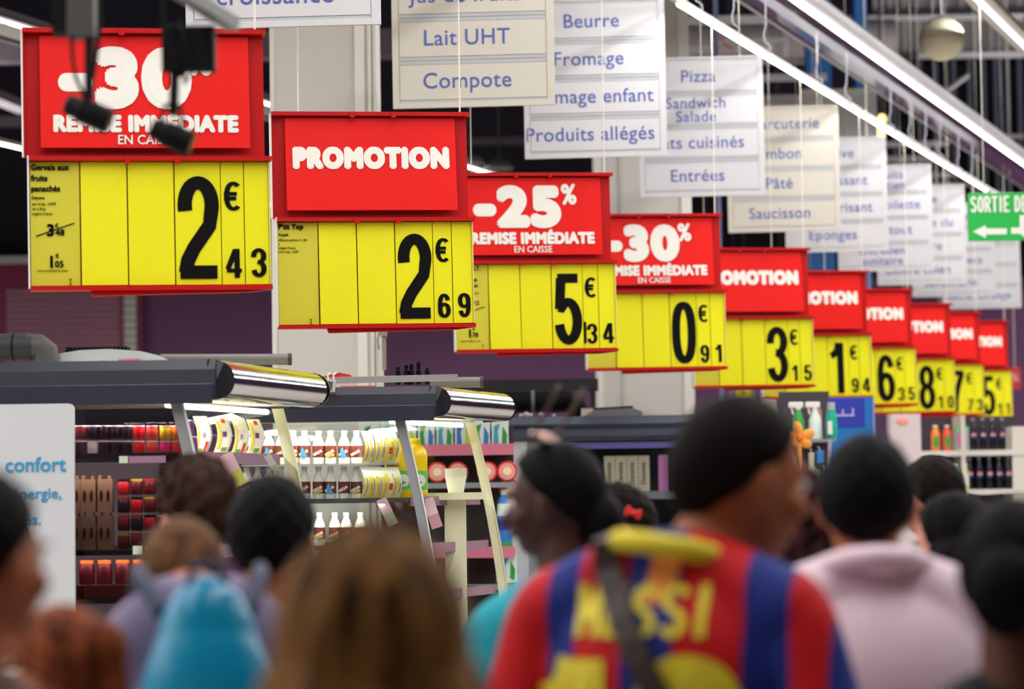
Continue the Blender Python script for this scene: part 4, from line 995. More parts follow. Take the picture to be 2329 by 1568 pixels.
CP = {n_: plain('print_' + n_, c_, .4) for n_, c_ in (('aqua', (60, 160, 190)), ('green', (40, 150, 60)), ('blue', (40, 120, 200)), ('pale', (216, 232, 226)), ('navy', (40, 50, 130)), ('lime', (190, 214, 60)), ('red', (216, 40, 44)), ('rose', (240, 160, 150)), ('gold', (250, 226, 190)))}
def pouch(c0, c1, c2, Wp, H, v=0):
    e = empty('cleaning_pouch')
    bd = MB().prism([(0, 0), (Wp, 0), (Wp*.97, H*.5), (Wp, H), (0, H), (Wp*.03, H*.5)], (1, 0, 0), (0, 0, 1), (0, .05, 0)).build('pouch', CP[c0], e, bev=.004)
    MB().prism([(Wp*.12, H*.1), (Wp*.42, H*.15), (Wp*.36, H*.6), (Wp*.5, H*.9), (Wp*.15, H*.8)], (1, 0, 0), (0, 0, 1), (0, .002, 0), o=(0, -.003, 0)).build('print', CP[c1], bd)
    MB().prism([(Wp*.6, H*.2), (Wp*.85, H*.1), (Wp*.9, H*.5), (Wp*.65, H*.8)], (1, 0, 0), (0, 0, 1), (0, .002, 0), o=(0, -.003, 0)).build('print', CP[c2], bd)
    return e
pv = [pouch('pale', 'green', 'blue', 40*s4, 64*s4), pouch('pale', 'aqua', 'green', 40*s4, 64*s4), pouch('pale', 'blue', 'lime', 40*s4, 64*s4)]
for i in range(8):
    x = 824 + 42*i; o = put(pv[i % 3], 'pv%d' % (i % 3), x, 1022, Y4+.04, lab('cleaning pouch', i, 'on the top household shelf'), 'pouch', 'cleaning pouches on the household shelf'); o.location.z = zs[0] + .002
def rtub():
    e = empty('round_red_tub'); R_ = 24*s4
    MB().lathe([(R_*.9, 0), (R_, .004), (R_, .05), (R_*.95, .055)], (0, 0, 0), 24, M=Matrix.Rotation(PI/2, 4, 'X')).build('tub', CP['red'], e, (0, .055, R_))
    b_ = MB().lathe([(R_*.8, 0), (R_*.8, .003)], n=24, M=Matrix.Rotation(PI/2, 4, 'X')).build('disc_label', CP['rose'], e, (0, -.001, R_))
    MB().lathe([(R_*.4, 0), (R_*.4, .003)], n=20, M=Matrix.Rotation(PI/2, 4, 'X')).build('inner_disc', CP['gold'], b_, (0, -.003, 0))
    return e
rt = rtub()
for i, x in enumerate((948, 995, 1041, 1108, 1154)):
    o = put(rt, 'rt', x, 1085, Y4+.03, lab('round red tub', i, 'on the middle household shelf'), 'tub', 'round red tubs'); o.location.z = zs[1]+.002
o = put(rt, 'rt', 1158, 1150, Y4+.06, 'round red tub standing on white packs below the shelf of other tubs', 'tub', 'round red tubs'); wz = o.location.z = zs[2] + .30
tag(MB().box(P(1136, 0, Y4).x, P(1168, 0, Y4).x, Y4+.06, Y4+.2, zs[2]+.002, zs[2]+.299).build('white_pack', plain('pack_white', (206, 206, 210), .5)), 'tall white pack under the lone red tub', 'pack')
e = empty('blue_bottle', (P(1131, 0, Y4).x, Y4+.05, zs[2]+.002), label='tall pale blue bottle with a green foot on the household shelf', cat='bottle')
R_ = 17*s4
MB().lathe([(R_, .05), (R_*1.05, .1), (R_, .2), (R_*.85, .28), (R_*.5, .32)], n=16).build('bottle', CP['blue'], e)
MB().lathe([(R_*1.0, 0), (R_*1.05, .04), (R_, .055)], n=16).build('foot', CP['green'], e)
MB().lathe([(R_*1.06, .12), (R_*1.05, .18)], n=16).build('label', CP['navy'], e); MB().lathe([(R_*.45, .31), (R_*.45, .35)], n=12).build('cap', CP['pale'], e)
MB().lathe([(R_*1.03, .2), (R_*.9, .27)], n=16).build('label', CP['pale'], e)
o = put(pv[1], 'pv1', 1136, 1320, Y4+.04, 'white and blue pouch on the lowest visible household shelf, left one', 'pouch', 'cleaning pouches on the household shelf'); o.location.z = zs[3]+.002
o = put(pv[0], 'pv0', 1168-40, 1320, Y4+.2, 'white and blue pouch behind another on the lowest visible household shelf', 'pouch', 'cleaning pouches on the household shelf'); o.location.z = zs[3]+.002
tag(MB().box(P(1148, 0, Y4).x, P(1168, 0, Y4).x, Y4+.0, Y4+.05, zs[2]+.03, zs[2]+.06).build('red_box', CP['red']), 'small red box at the right end of the household shelf', 'box') if False else None

# contents of the third cabinet
GP = plain('greige_pack', (178, 172, 152), .5); SCR = plain('grey_script', (86, 86, 84), .5)
gp = None
for i, x in enumerate((1375, 1401, 1427, 1453)):
    q = P(x, 1112, 18.62); q.z = 1.654
    if gp is None:
        gp = empty('script_carton'); b_ = MB().box(0, 25/ppm(18.6), 0, .08, 0, .232).build('carton', GP, gp)
        font_text('Danette', .045, fat=.001, n=4).build('lettering', SCR, b_, (.045, -.003, .116), (0, -PI/2, 0)); o = gp; o.location = q
    else: o = clone(gp, q)
    tagp(o, lab('greige carton with script', i, 'in the third cabinet'), 'carton', 'greige cartons in the third cabinet')
tag(MB().box(0, 24/ppm(18.6), 0, .07, 0, .235).build('pink_carton', plain('orchid_carton', (178, 112, 168), .5), None, (P(1480, 0, 18.62).x, 18.62, 1.654)), 'orchid pink carton right of the greige cartons', 'carton')
pk = None
for i, x in enumerate((1210, 1245, 1280, 1315, 1345)):
    q = P(x, 1112, 18.65); q.z = 1.654
    if pk is None: pk = empty('dark_pot'); MB().lathe([(.035, 0), (.045, .01), (.045, .12), (.04, .13)], n=14).build('pot', SL['orange'], pk); MB().lathe([(.047, .12), (.047, .14)], n=14).build('lid', SL['white'], pk); o = pk; o.location = q
    else: o = clone(pk, q)
    tagp(o, lab('orange pot with white lid', i, 'in the third cabinet'), 'pot', 'orange pots in the third cabinet')
o = tag(MB().box(0, .1, 0, .06, 0, .18).build('white_pack', MATS['pack_white'], None, (P(1425, 0, 18.62).x, 18.62, 1.362)), 'white pack on the second shelf of the third cabinet, above the red bow', 'pack')

# ------------------------------------------------------------------ right background
# beige pole and a small yellow price card behind the jersey shopper's head
a = P(1735, 900, 24); b = P(1770, 1200, 24)
tag(MB().box(a.x, b.x, 24, 24.2, 0, P(0, 893, 24).z + .1).build('beige_post', plain('post_beige', (186, 184, 168), .55)), 'beige post under the one euro ninety-four sign, left of the spray bottles', 'post')
a = P(1673, 884, 23); s = 1/ppm(23)
e = empty('small_price_card', a, label='small yellow price card on a grey post under the three euros fifteen sign', cat='price tag')
MB().box(0, 34*s, 0, .01, -26*s, 2*s).build('card', YEL, e); stroke_text('15', 9*s).build('digit', INK, e, (12*s, -.004, -16*s))
MB().box(-14*s, -2*s, .02, .06, -a.z, 4*s).build('post', plain('warm_post', (150, 140, 140), .5), e); MB().box(36*s, 44*s, .02, .06, -a.z, 4*s).build('post', MATS['warm_post'], e); MB().box(-14*s, 44*s, .015, .03, 0, 4*s).build('crossbar', RED, e)
# blue gondola end with a letter lying on its side
YB = 20.5; s = 1/ppm(YB); a = P(1882, 905, YB)
e = empty('blue_display_board', (a.x, YB, 0), label='bright blue display board with a white letter E lying on its side', cat='display board')
W_ = 106*s; zt = a.z
MB().box(0, W_, 0, .5, 0, zt).build('board', plain('azure_board', (0, 116, 196), .45), e)
MB().box(4*s, 84*s, -.006, 0, zt-68*s, zt-2*s).build('navy_patch', plain('royal_patch', (32, 52, 170), .45), e)
MB().box(W_-4*s, W_, -.008, 0, .0, zt).build('edge', plain('lilac_edge', (150, 150, 210), .5), e)
stroke_text('E', 52*s, wf=.9, tf=.62).build('letter', plain('lilac_print', (176, 176, 226), .5), e, (60*s, -.012, zt-44*s), (0, -PI/2, 0))
# white shelf unit with bottles, far right
YR = 24.0; s = 1/ppm(YR); a = P(2064, 950, YR); 
e = empty('white_shelf_unit', (a.x, YR, 0), label='white shelf unit with carrot coloured bottles and dark cola bottles at the right edge', cat='shelving')
z1 = P(2200, 1025, YR).z; z2 = P(2200, 1114, YR).z; ztp = P(2200, 945, YR).z
WS = plain('warm_white_shelf', (214, 208, 200), .5)
X_ = lambda px: P(px, 1000, YR).x - a.x
MB().box(X_(2064), X_(2094), 0, .5, 0, ztp).build('side_panel', WS, e); MB().box(X_(2302), X_(2340), 0, .5, 0, ztp-.1).build('side_panel', WS, e)
MB().box(0, X_(2340), .48, .5, 0, ztp).build('back_panel', plain('shelf_back_dark', (44, 36, 46), .6), e)
MB().box(X_(2186), X_(2196), .0, .5, 0, ztp).build('divider', WS, e)
for z in (z1, z2, z2-.33, z2-.66, z2-.99): MB().box(X_(2066), X_(2330), -.01, .5, z-.045, z).build('shelf', WS, e)
COLA = plain('cola_dark', (14, 12, 26), .2); 
def cola():
    e = empty('cola_bottle'); R_ = .032
    MB().lathe([(R_*.85, 0), (R_, .015), (R_*.93, .1), (R_, .16), (R_*.8, .2), (R_*.4, .245), (R_*.38, .255)], n=14).build('bottle', COLA, e)
    MB().lathe([(R_*.46, .25), (R_*.46, .268)], n=10).build('cap', plain('cap_grey', (150, 150, 170), .4), e)
    l_ = MB().lathe([(R_*1.03, .09), (R_*1.03, .165)], n=14).build('label', plain('cola_label', (18, 22, 60), .4), e)
    Mx = Matrix.Rotation(PI/2, 4, 'X')
    d_ = MB().lathe([(.021, 0), (.021, .002)], n=18, M=Mx).build('round_mark', LET, l_, (0, -R_*1.12, .128))
    MB().prism(arc(0, .003, .019, .016, 0, 180, 10), (1, 0, 0), (0, 0, 1), (0, .001, 0), o=(0, -.004, 0)).build('red_half', CP['red'], d_)
    MB().prism(arc(0, -.005, .018, .013, 180, 360, 10), (1, 0, 0), (0, 0, 1), (0, .001, 0), o=(0, -.004, 0)).build('blue_half', CP['navy'], d_)
    return e
cb = cola(); G2 = 'dark cola bottles on the white shelf unit'
for i, x in enumerate((2214, 2236, 2258, 2280)):
    for j in range(1):
        o = put(cb, 'cb', x, 1024, YR+.06, lab('dark cola bottle', i, 'on the upper white shelf'), 'bottle', G2); o.location.z = z1+.002
for i, x in enumerate((2206, 2228, 2251, 2273, 2294)):
    o = put(cb, 'cb', x, 1110, YR+.06, lab('dark cola bottle', i, 'on the lower white shelf'), 'bottle', G2); o.location.z = z2+.002
def carrot(c0, c1):
    e = empty('juice_pack')
    b_ = MB().lathe([(.036, 0), (.038, .01), (.036, .15), (.02, .19), (.018, .2)], n=12).build('bottle', CP[c0] if c0 in CP else SL[c0], e)
    MB().box(-.02, .02, -.041, -.036, .03, .12).build('print', CP[c1] if c1 in CP else SL[c1], b_); MB().lathe([(.02, .2), (.02, .215)], n=10).build('cap', LET, e)
    return e
for i, (x, c0, c1) in enumerate(((2106, 'orange', 'green'), (2132, 'coral', 'green'))):
    o = carrot(c0, c1); o.location = (P(x, 0, YR+.06).x, YR+.06, z1+.002); tagp(o, lab('orange juice bottle', i, 'on the upper white shelf'), 'bottle', 'orange bottles on the white shelf')
o = empty('pink_carton', (P(2152, 0, YR+.05).x, YR+.05, z1+.002), label='pale green carton with a pink panel on the upper white shelf', cat='carton')
MB().box(0, 30*s, 0, .08, 0, .2).build('carton', plain('mint_carton', (140, 200, 150), .5), o); MB().box(3*s, 26*s, -.004, 0, .02, .15).build('pink_panel', plain('pink_panel', (226, 110, 200), .5), o)
for i, (x, c0) in enumerate(((2150, 'green'), (2172, 'lime'))):
    o = carrot(c0, 'pale'); o.location = (P(x, 0, YR+.06).x, YR+.06, z2+.002); tagp(o, lab('green bottle', i, 'on the lower white shelf'), 'bottle', 'green bottles on the white shelf')
# little products just under the row of signs
e = empty('white_pack', (P(2004, 0, 23).x, 23, P(0, 1100, 23).z), label='white and red pack stack left of the white shelf unit', cat='pack')
MB().box(0, 70/ppm(23), 0, .2, -P(0, 1100, 23).z, .46).build('carton', plain('soft_white', (214, 200, 204), .5), e); MB().ell((.1, -.002, .40), (.05, .006, .035)).build('round_mark', CP['rose'], e)
# household stand between the blue board and the jersey shopper
YH = 19.5; s = 1/ppm(YH); zsh = P(1800, 1000, YH).z
e = empty('product_stand', (P(1766, 0, YH).x, YH, 0), label='narrow stand of sprays and pouches left of the blue display board', cat='stand')
MB().box(0, 116*s, .0, .4, zsh-.02, zsh).build('shelf', GREY, e); MB().box(0, 116*s, .38, .4, 0, zsh+.34).build('back_panel', plain('stand_back', (60, 54, 66), .6), e)
MB().box(0, 116*s, 0, .4, .1, .14).build('shelf', GREY, e); MB().box(98*s, 106*s, -.01, .03, 0, zsh).build('post', plain('lilac_post', (170, 160, 176), .5), e)
for z in (.5, .9, 1.3): MB().box(0, 116*s, .0, .38, z-.02, z).build('shelf', GREY, e)
def spray(c_liq):
    e = empty('spray_bottle'); R_ = .045
    MB().lathe([(R_, 0), (R_*1.05, .02), (R_*.95, .13), (R_*.5, .18), (R_*.34, .21)], n=16).build('bottle', CP[c_liq], e)
    MB().cbox((-.015, 0, .235), (.10, .035, .04)).tube([(0, 0, .2), (0, 0, .225)], .02, 10).build('trigger_head', LET, e, bev=.006)
    MB().bar((-.045, 0, .22), (-.035, 0, .17), .012).build('trigger', LET, e)
    return e
for i, (x, c_) in enumerate(((1797, 'green'), (1835, 'pale'))):
    o = spray(c_); o.location = (P(x, 0, YH+.08).x, YH+.08, zsh+.002); tagp(o, '%s spray bottle with white trigger head on the narrow stand' % ('green' if i == 0 else 'pale'), 'spray bottle', 'trigger spray bottles')
e = empty('rose_pouch', (P(1826, 0, YH+.16).x, YH+.16, zsh+.002), label='rose pink chequered pouch behind the spray bottles', cat='pouch')
MB().prism([(0, 0), (26*s, 0), (24*s, 70*s), (3*s, 70*s)], (1, 0, 0), (0, 0, 1), (0, .05, 0)).build('pouch', plain('rose_check', (206, 130, 146), .5), e)
MB().box(3*s, 23*s, -.004, 0, 10*s, 30*s).box(3*s, 23*s, -.004, 0, 36*s, 56*s).build('print', CP['rose'], e)
e = empty('teal_bottle', (P(1872, 0, YH+.05).x, YH+.05, zsh+.002), label='tall bottle with teal edge and grey cap next to the blue board', cat='bottle')
MB().lathe([(.03, 0), (.04, .02), (.042, .1), (.034, .16), (.03, .2)], n=14).build('bottle', plain('teal_plastic', (0, 176, 150), .4), e); MB().lathe([(.026, .2), (.026, .25)], n=12).build('cap', LG, e)
MB().box(-.03, .0, -.045, -.038, .03, .12).build('label', LET, e)
# orange flower shaped plush on a stem
c = P(1818, 1000, YH-.35); s = 1/ppm(YH-.35)
e = empty('orange_flower', c, label='large orange cloth flower on a stem before the spray bottles', cat='flower')
OR1 = mat('orange_felt', (246, 160, 50), .7, sheen=.3, vary=.1, scale=20)
pt = None
for k, (dx, dz, L_, w_) in enumerate(((-4, 24, 26, 12), (22, 12, 22, 12), (-20, 8, 20, 11), (14, -8, 22, 12), (-10, -6, 18, 10))):
    M = Matrix.Rotation(-math.atan2(dx, dz), 4, 'Y').inverted()
    MB().ell((dx*s*.9, 0, dz*s*.9), (w_*s, 7*s, L_*s*.75), 14, M=M).build('petal', OR1, e)
MB().ell((0, -.015, 2*s), (9*s, 7*s, 9*s)).build('flower_centre', plain('orange_core', (224, 110, 20), .7), e)
MB().tube([(0, 0, 0), (-2*s, 0, -30*s), (2*s, .05, -60*s), (0, .1, -c.z)], [5*s, 6*s, 3*s, 3*s], 10).build('stem', OR1, e)
# mixed pouches hanging below
pcs = [((1778, 1050), (26, 34), 'print_pale'), ((1800, 1062), (24, 40), 'flag_grey'), ((1786, 1092), (30, 36), 'milk_white'), ((1822, 1098), (26, 30), 'flag_pink'), ((1846, 1060), (13, 60), 'post_beige'), ((1866, 1040), (18, 28), 'print_blue'), ((1862, 1092), (16, 40), 'print_green'), ((1878, 1100), (14, 60), 'print_navy')]
nm_ = ['pale', 'sage', 'white', 'pink', 'beige', 'blue', 'green', 'navy']
for (q, (w_, h_), m_), n_ in zip(pcs, nm_):
    c = P(q[0], q[1], YH-.12); s = 1/ppm(YH-.12)
    e = empty('hanging_packet', c, (0, math.radians(random.uniform(-14, 14)), 0), '%s packet hanging on the narrow stand below the orange flower' % n_, 'packet', 'packets hanging on the narrow stand')
    MB().prism([(-w_*s/2, -h_*s/2), (w_*s/2, -h_*s/2), (w_*s*.42, 0), (w_*s/2, h_*s/2), (-w_*s/2, h_*s/2), (-w_*s*.42, 0)], (1, 0, 0), (0, 0, 1), (0, .04, 0)).build('packet', MATS[m_], e, bev=.004)
    MB().tube([(0, .02, h_*s/2), (0, .02, h_*s/2+.02), (0, .13, h_*s/2+.03)], .003, 6).build('hook', LG, e)

tag(MB().box(0, .11, 0, .1, 0, .11).build('white_box', WHT, None, (P(1308, 0, 19.0).x, 18.95, 2.10)), 'small white box behind the black pipe elbow on the third cabinet', 'box', None)

# ------------------------------------------------------------------ people
def remesh(mb, voxel, smooth=6, name='body', disp=None):
    me = bpy.data.meshes.new(name); me.from_pydata(mb.v, [], mb.f)
    bm = bmesh.new(); bm.from_mesh(me); bmesh.ops.recalc_face_normals(bm, faces=bm.faces); bm.to_mesh(me); bm.free()
    o = bpy.data.objects.new(name, me); C.objects.link(o)
    r = o.modifiers.new('r', 'REMESH'); r.mode = 'VOXEL'; r.voxel_size = voxel; r.use_smooth_shade = True
    if smooth: s = o.modifiers.new('s', 'SMOOTH'); s.iterations = smooth; s.factor = .5
    bpy.context.view_layer.update()
    m2 = bpy.data.meshes.new_from_object(o.evaluated_get(bpy.context.evaluated_depsgraph_get())); m2.name = name
    bpy.data.objects.remove(o); bpy.data.meshes.remove(me)
    m2.polygons.foreach_set('use_smooth', [True]*len(m2.polygons))
    if disp:
        for v in m2.vertices: v.co = disp(v.co.copy())
    return m2
def cap(mb, a, b, ra, rb, n=12):
    """capsule with a taper"""
    a = Vector(a); b = Vector(b); d = (b-a); L = d.length
    z = d.normalized(); x = z.cross(Vector((.3, 1, .1))).normalized(); y = z.cross(x)
    M = Matrix((x, y, z)).transposed()
    pr = [(ra*math.cos(t), -ra*math.sin(t)) for t in [PI/2*(1-i/4) for i in range(5)]]; pr[0] = (1e-4, -ra)
    pr += [(rb*math.cos(t), L + rb*math.sin(t)) for t in [PI/2*i/4 for i in range(5)]]; pr[-1] = (1e-4, L+rb)
    mb.lathe(pr, a, n, M=M); return mb
def noise3(p, k):
    return math.sin(p.x*k+1.3)*math.sin(p.y*k*1.1+.7)*math.sin(p.z*k*.9+2.1)
def skin(name, rgb): return mat(name, rgb, .55, vary=.10, scale=5, spec=.3)
def hairm(name, c1_, c2_): return mat(name, c1_, .62, rgb2=c2_, scale=5, stretch=(9, 9, 1.2), bump=.25, bscale=26, spec=.06)
def sstep(a, b, x): t = max(0, min(1, (x-a)/(b-a))); return t*t*(3-2*t)
def person(px, top_py, Y, yaw, label, skin_m, shirt_m, hair=None, hair_m=None, sh=1.0, head=(0, 0, 0), lean=(0, 0), top_trim=None, sleeves='short', pants=None, shoulder=.17, voxel=.010, hoff=(0, 0, 0), neckline=.0, headscale=1.0, arm=None, hs=1.0):
    """a standing figure whose head shows its top at px, top_py; yaw 0 faces away from the lens, + turns left"""
    tp = P(px, top_py, Y); H = tp.z; s = H/1.76
    e = empty('person', (tp.x - lean[0], Y - lean[1], 0), (0, 0, math.radians(yaw)), label, 'person')
    HR = Euler([math.radians(v) for v in head]).to_matrix()
    iy = Matrix.Rotation(-math.radians(yaw), 3, 'Z'); ln = iy @ Vector((lean[0], lean[1], 0))
    pivot = (Vector((0, -.01, 1.50)) + Vector(hoff))*s + ln*.92
    def Hd(p, k=1.0): return pivot + HR @ (Vector(p)*s*headscale*k)     # head frame: origin at neck pivot
    hc = Vector((0, .012, .148))
    mb = MB(); Hm = HR.to_4x4()
    def E_(c, r): mb.ell(Hd(c), [v*s*headscale for v in r], 20, M=Hm)
    E_(hc + Vector((0, -.008, .005)), (.076, .095, .103)); E_(hc + Vector((0, .028, -.055)), (.058, .066, .062)); E_(hc + Vector((0, .062, -.085)), (.028, .028, .024))
    cap(mb, Hd(hc + Vector((0, .092, .005))), Hd(hc + Vector((0, .114, -.028))), .008*s, .013*s, 10)          # nose
    E_(hc + Vector((0, .092, -.054)), (.022, .01, .009)); E_(hc + Vector((0, .083, .022)), (.05, .014, .01))
    for q in (-1, 1):
        E_(hc + Vector((q*.079, -.005, -.012)), (.010, .018, .032)); E_(hc + Vector((q*.04, .066, -.03)), (.026, .026, .024))
    L = lambda x, y, z: Vector((x, y, z))*s + ln*max(0, min(1, (z-.9)/.5))
    cap(mb, L(0, -.015, 1.40), pivot + HR @ Vector((0, -.0, .08))*s, .064*s, .055*s, 16)                      # neck
    def torso(m, g, low=.86):
        for q in (-1, 1): cap(m, L(q*.05, -.012, 1.442), L(q*(shoulder-.012), -.01, 1.378), (.047+g)*s, (.056+g)*s, 16)
        m.ell(L(0, -.012, 1.44), [(.088+g)*s, (.055+g)*s, (.05+g)*s], 16)
        m.ell(L(0, 0, 1.28), [(shoulder*.98+g)*s, (.118+g)*s, (.17+g)*s], 22); m.ell(L(0, .005, 1.12), [(shoulder*.84+g)*s, (.108+g)*s, (.18+g)*s], 22)
        m.ell(L(0, 0, .95), [(shoulder*.92+g)*s, (.112+g)*s, (.14+g)*s], 22)
    torso(mb, 0)
    hand_ends = []
    def arms(m, g, full=True, to=1.0):
        for q in (-1, 1):
            a_ = L(q*(shoulder+.008), -.01, 1.365); b_ = L(q*(shoulder+.075), -.015, 1.13); c_ = L(q*(shoulder+.07), .07, .89)
            if arm and q in arm: b_, c_ = L(*arm[q][0]), L(*arm[q][1])
            bb = a_.lerp(b_, min(1, to*1.0)) if to <= 1 else b_
            cap(m, a_, bb, (.05+g)*s, (.040+g + (.012 if to < 1 else 0))*s, 14)
            if to > 1: cap(m, b_, c_ if to >= 2 else b_.lerp(c_, to-1), (.038+g)*s, (.028+g)*s, 14)
            if full:
                d = (c_-b_).normalized(); sd = Vector((0, 1, 0)); sd = (sd - d*sd.dot(d)).normalized(); nr = d.cross(sd)
                pc = c_ + d*.045*s
                cap(m, c_, pc + d*.02*s, .027*s, .03*s, 12); m.ell(pc + d*.01*s, [.018*s, .036*s, .045*s], 12, M=Matrix((nr, sd, d)).transposed())
                for k, (o_, ln_) in enumerate(((-.03, .06), (-.010, .075), (.010, .08), (.030, .072))):
                    f0 = pc + d*.045*s + sd*o_*s; f1 = f0 + d*ln_*.55*s - nr*q*.008*s*-1; f2 = f1 + d*ln_*.4*s + nr*q*.018*s*-1
                    cap(m, f0, f1, .0088*s, .008*s, 8); cap(m, f1, f2, .008*s, .007*s, 8)
                t0 = pc + sd*.028*s - d*.02*s; cap(m, t0, t0 + (sd*.8+d*.7).normalized()*.05*s, .011*s, .009*s, 8)
    arms(mb, 0, True, 2)
    def legs(m, g, lo=.1):
        for q in (-1, 1):
            h_ = Vector((q*.085, 0, .92))*s; k_ = Vector((q*.10, .01, .50))*s; f_ = Vector((q*.105, -.01, lo))*s
            cap(m, h_, k_, (.082+g)*s, (.052+g)*s, 16); cap(m, k_, f_, (.052+g)*s, (.036+g)*s, 16)
    legs(mb, 0, .08)
    body = link('body', remesh(mb, voxel, 3, 'body'), e); body.data.materials.append(skin_m)
    # eyes and lips
    for q in (-1, 1):
        ey = MB().ell(Hd(hc + Vector((q*.031, .079, .004))), [.0125*s]*3, 12, M=Hm).build('eye', plain('eye_white', (226, 222, 214), .3), body)
        MB().ell(Hd(hc + Vector((q*.031, .0885, .004))), [.0055*s, .0035*s, .0055*s], 10, M=Hm).build('iris', plain('iris_brown', (40, 24, 16), .2), ey)
        MB().ell(Hd(hc + Vector((q*.033, .087, .022))), [.018*s, .006*s, .004*s], 10, M=Hm).build('eyebrow', plain('brow_dark', (30, 20, 16), .7), body)
    MB().ell(Hd(hc + Vector((0, .101, -.056))), [.022*s, .006*s, .008*s], 12, M=Hm).build('lips', plain('lips_rose', (150, 80, 72), .5), body)
    # clothes
    mb = MB(); torso(mb, .014); tl = {'short': .62, 'long': 1.95, 'none': .08}[sleeves]; arms(mb, .012 if sleeves != 'none' else .004, False, tl)
    def cutneck(co):
        return co
    shirt = link('shirt', remesh(mb, voxel, 4, 'shirt'), e); shirt.data.materials.append(shirt_m)
    mb = MB(); legs(mb, .014, .09); mb.ell(Vector((0, 0, .94))*s, [(shoulder*.91)*s, .114*s, .12*s], 20)
    tr_ = link('trousers', remesh(mb, .013, 3, 'trousers'), e); tr_.data.materials.append(pants or plain('dark_denim', (36, 42, 62), .7))
    for q in (-1, 1):
        MB().ell(Vector((q*.105, .05, .042))*s, [.045*s, .125*s, .042*s], 16).build('shoe', plain('shoe_dark', (34, 32, 34), .5), e)
    # hair
    if hair:
        st = hair; N, Mn = 72, 44; rng = random.Random(int(px)); ph = [rng.uniform(0, 6.28) for _ in range(8)]
        vs = []
        def th(a):   # hairline elevation by azimuth from the face
            a = abs(a)
            base = [(0, 44), (35, 42), (62, 24), (80, 6), (95, -6), (115, -32), (150, -52), (180, -54)]
            if st in ('long', 'bob', 'curly'): base = [(0, 46), (32, 42), (52, 22), (66, -20), (80, -88), (180, -88)]
            for (a0, e0), (a1, e1) in zip(base, base[1:]):
                if a0 <= a <= a1: return e0 + (e1-e0)*(a-a0)/(a1-a0)
            return base[-1][1]
        for i in range(Mn+1):
            el = -90 + 180*i/Mn
            for k in range(N):
                az = 2*PI*k/N; azd = math.degrees(math.atan2(math.sin(az), math.cos(az)))
                d = Vector((math.sin(az)*math.cos(math.radians(el)), math.cos(az)*math.cos(math.radians(el)), math.sin(math.radians(el))))
                m_ = sstep(th(azd)-5, th(azd)+7, el)
                R0 = 1/math.sqrt((d.x/.079)**2 + (d.y/.098)**2 + (d.z/.106)**2)
                t_ = {'short': .006, 'thick': .016, 'wavy': .024, 'long': .020, 'bob': .022, 'curly': .042, 'smooth': .012}[st]*hs
                r = R0*(.86 + .14*m_) + t_*m_
                if st in ('long', 'bob', 'curly') and el < 5 and m_ > 0:
                    rh = .098 + .004*hs + .075*max(0, -math.sin(math.radians(el)))*.9
                    Lm = {'long': .36, 'bob': .17, 'curly': .21}[st]
                    c_ = max(.05, math.cos(math.radians(el)))
                    r2 = min(rh/c_, Lm/max(.1, -math.sin(math.radians(el))) if el < -5 else 9)
                    r = r + (max(r, r2) - r)*m_*sstep(5, -12, el)
                f = 0
                if st == 'curly': f = .016*math.sin(az*9+ph[0]+el*.12)*math.sin(el*.19+ph[1]) + .009*math.sin(az*17+ph[2])*math.sin(el*.33+ph[3])
                elif st == 'wavy': f = .007*math.sin(az*7+ph[0]+el*.1)*math.sin(el*.12+ph[1]) + .005*math.sin(az*15+ph[2]+el*.05)
                elif st in ('long', 'bob'): f = .0025*math.sin(az*9+ph[0]+el*.03) + .0012*math.sin(az*23+ph[1]+el*.02)
                elif st == 'thick': f = .003*math.sin(az*11+ph[0])*math.sin(el*.2+ph[1])
                r += f*m_*hs
                vs.append(Hd(hc + Vector((0, -.008, .005)) + d*r))
        fs = []
        for i in range(Mn):
            for k in range(N): fs.append((i*N+k, i*N+(k+1) % N, (i+1)*N+(k+1) % N, (i+1)*N+k))
        hb = MB().add(vs, fs, 0, True)
        h_ = hb.build('hair', hair_m, e)
        if st == 'wavy' or st == 'curly':
            pass
        e['_h'] = 1; del e['_h']
    e_info = dict(e=e, Hd=Hd, hc=hc, L=L, s=s, HR=HR, shirt=shirt, body=body, ln=ln)
    return e_info
def bun(pi, c, r, m, name='bun'):
    h = [x for x in pi['e'].children if x.name.startswith('hair')][0]
    o = MB().ell(pi['Hd'](pi['hc'] + Vector(c)), [v*pi['s'] for v in r], 20, M=pi['HR'].to_4x4()).build(name, m, h); return o

SK1 = skin('skin_deep', (92, 52, 38)); SK2 = skin('skin_brown', (158, 88, 56)); SK3 = skin('skin_pink', (222, 152, 134)); SK4 = skin('skin_tan', (190, 120, 88)); SK5 = skin('skin_dark', (70, 40, 34))
HB = hairm('hair_black', (8, 6, 9), (16, 12, 15)); HBR = hairm('hair_brown', (62, 40, 32), (34, 20, 18)); HAU = hairm('hair_auburn', (146, 76, 44), (66, 30, 20)); HLB = hairm('hair_light_brown', (112, 78, 52), (66, 40, 28)); HBL = hairm('hair_blonde_brown', (134, 94, 48), (56, 33, 18)); HDB = hairm('hair_dark_brown', (26, 17, 15), (14, 9, 10)); HBU = hairm('hair_burgundy', (58, 28, 30), (26, 12, 16))

# 1 left edge, very close
person(-72, 1076, 3.6, -30, 'person cut by the left edge, short dark hair, before the white panel', SK2, plain('top_brown', (74, 50, 44), .8), 'thick', HB, hs=.7, head=(-4, 0, -6), shoulder=.15)
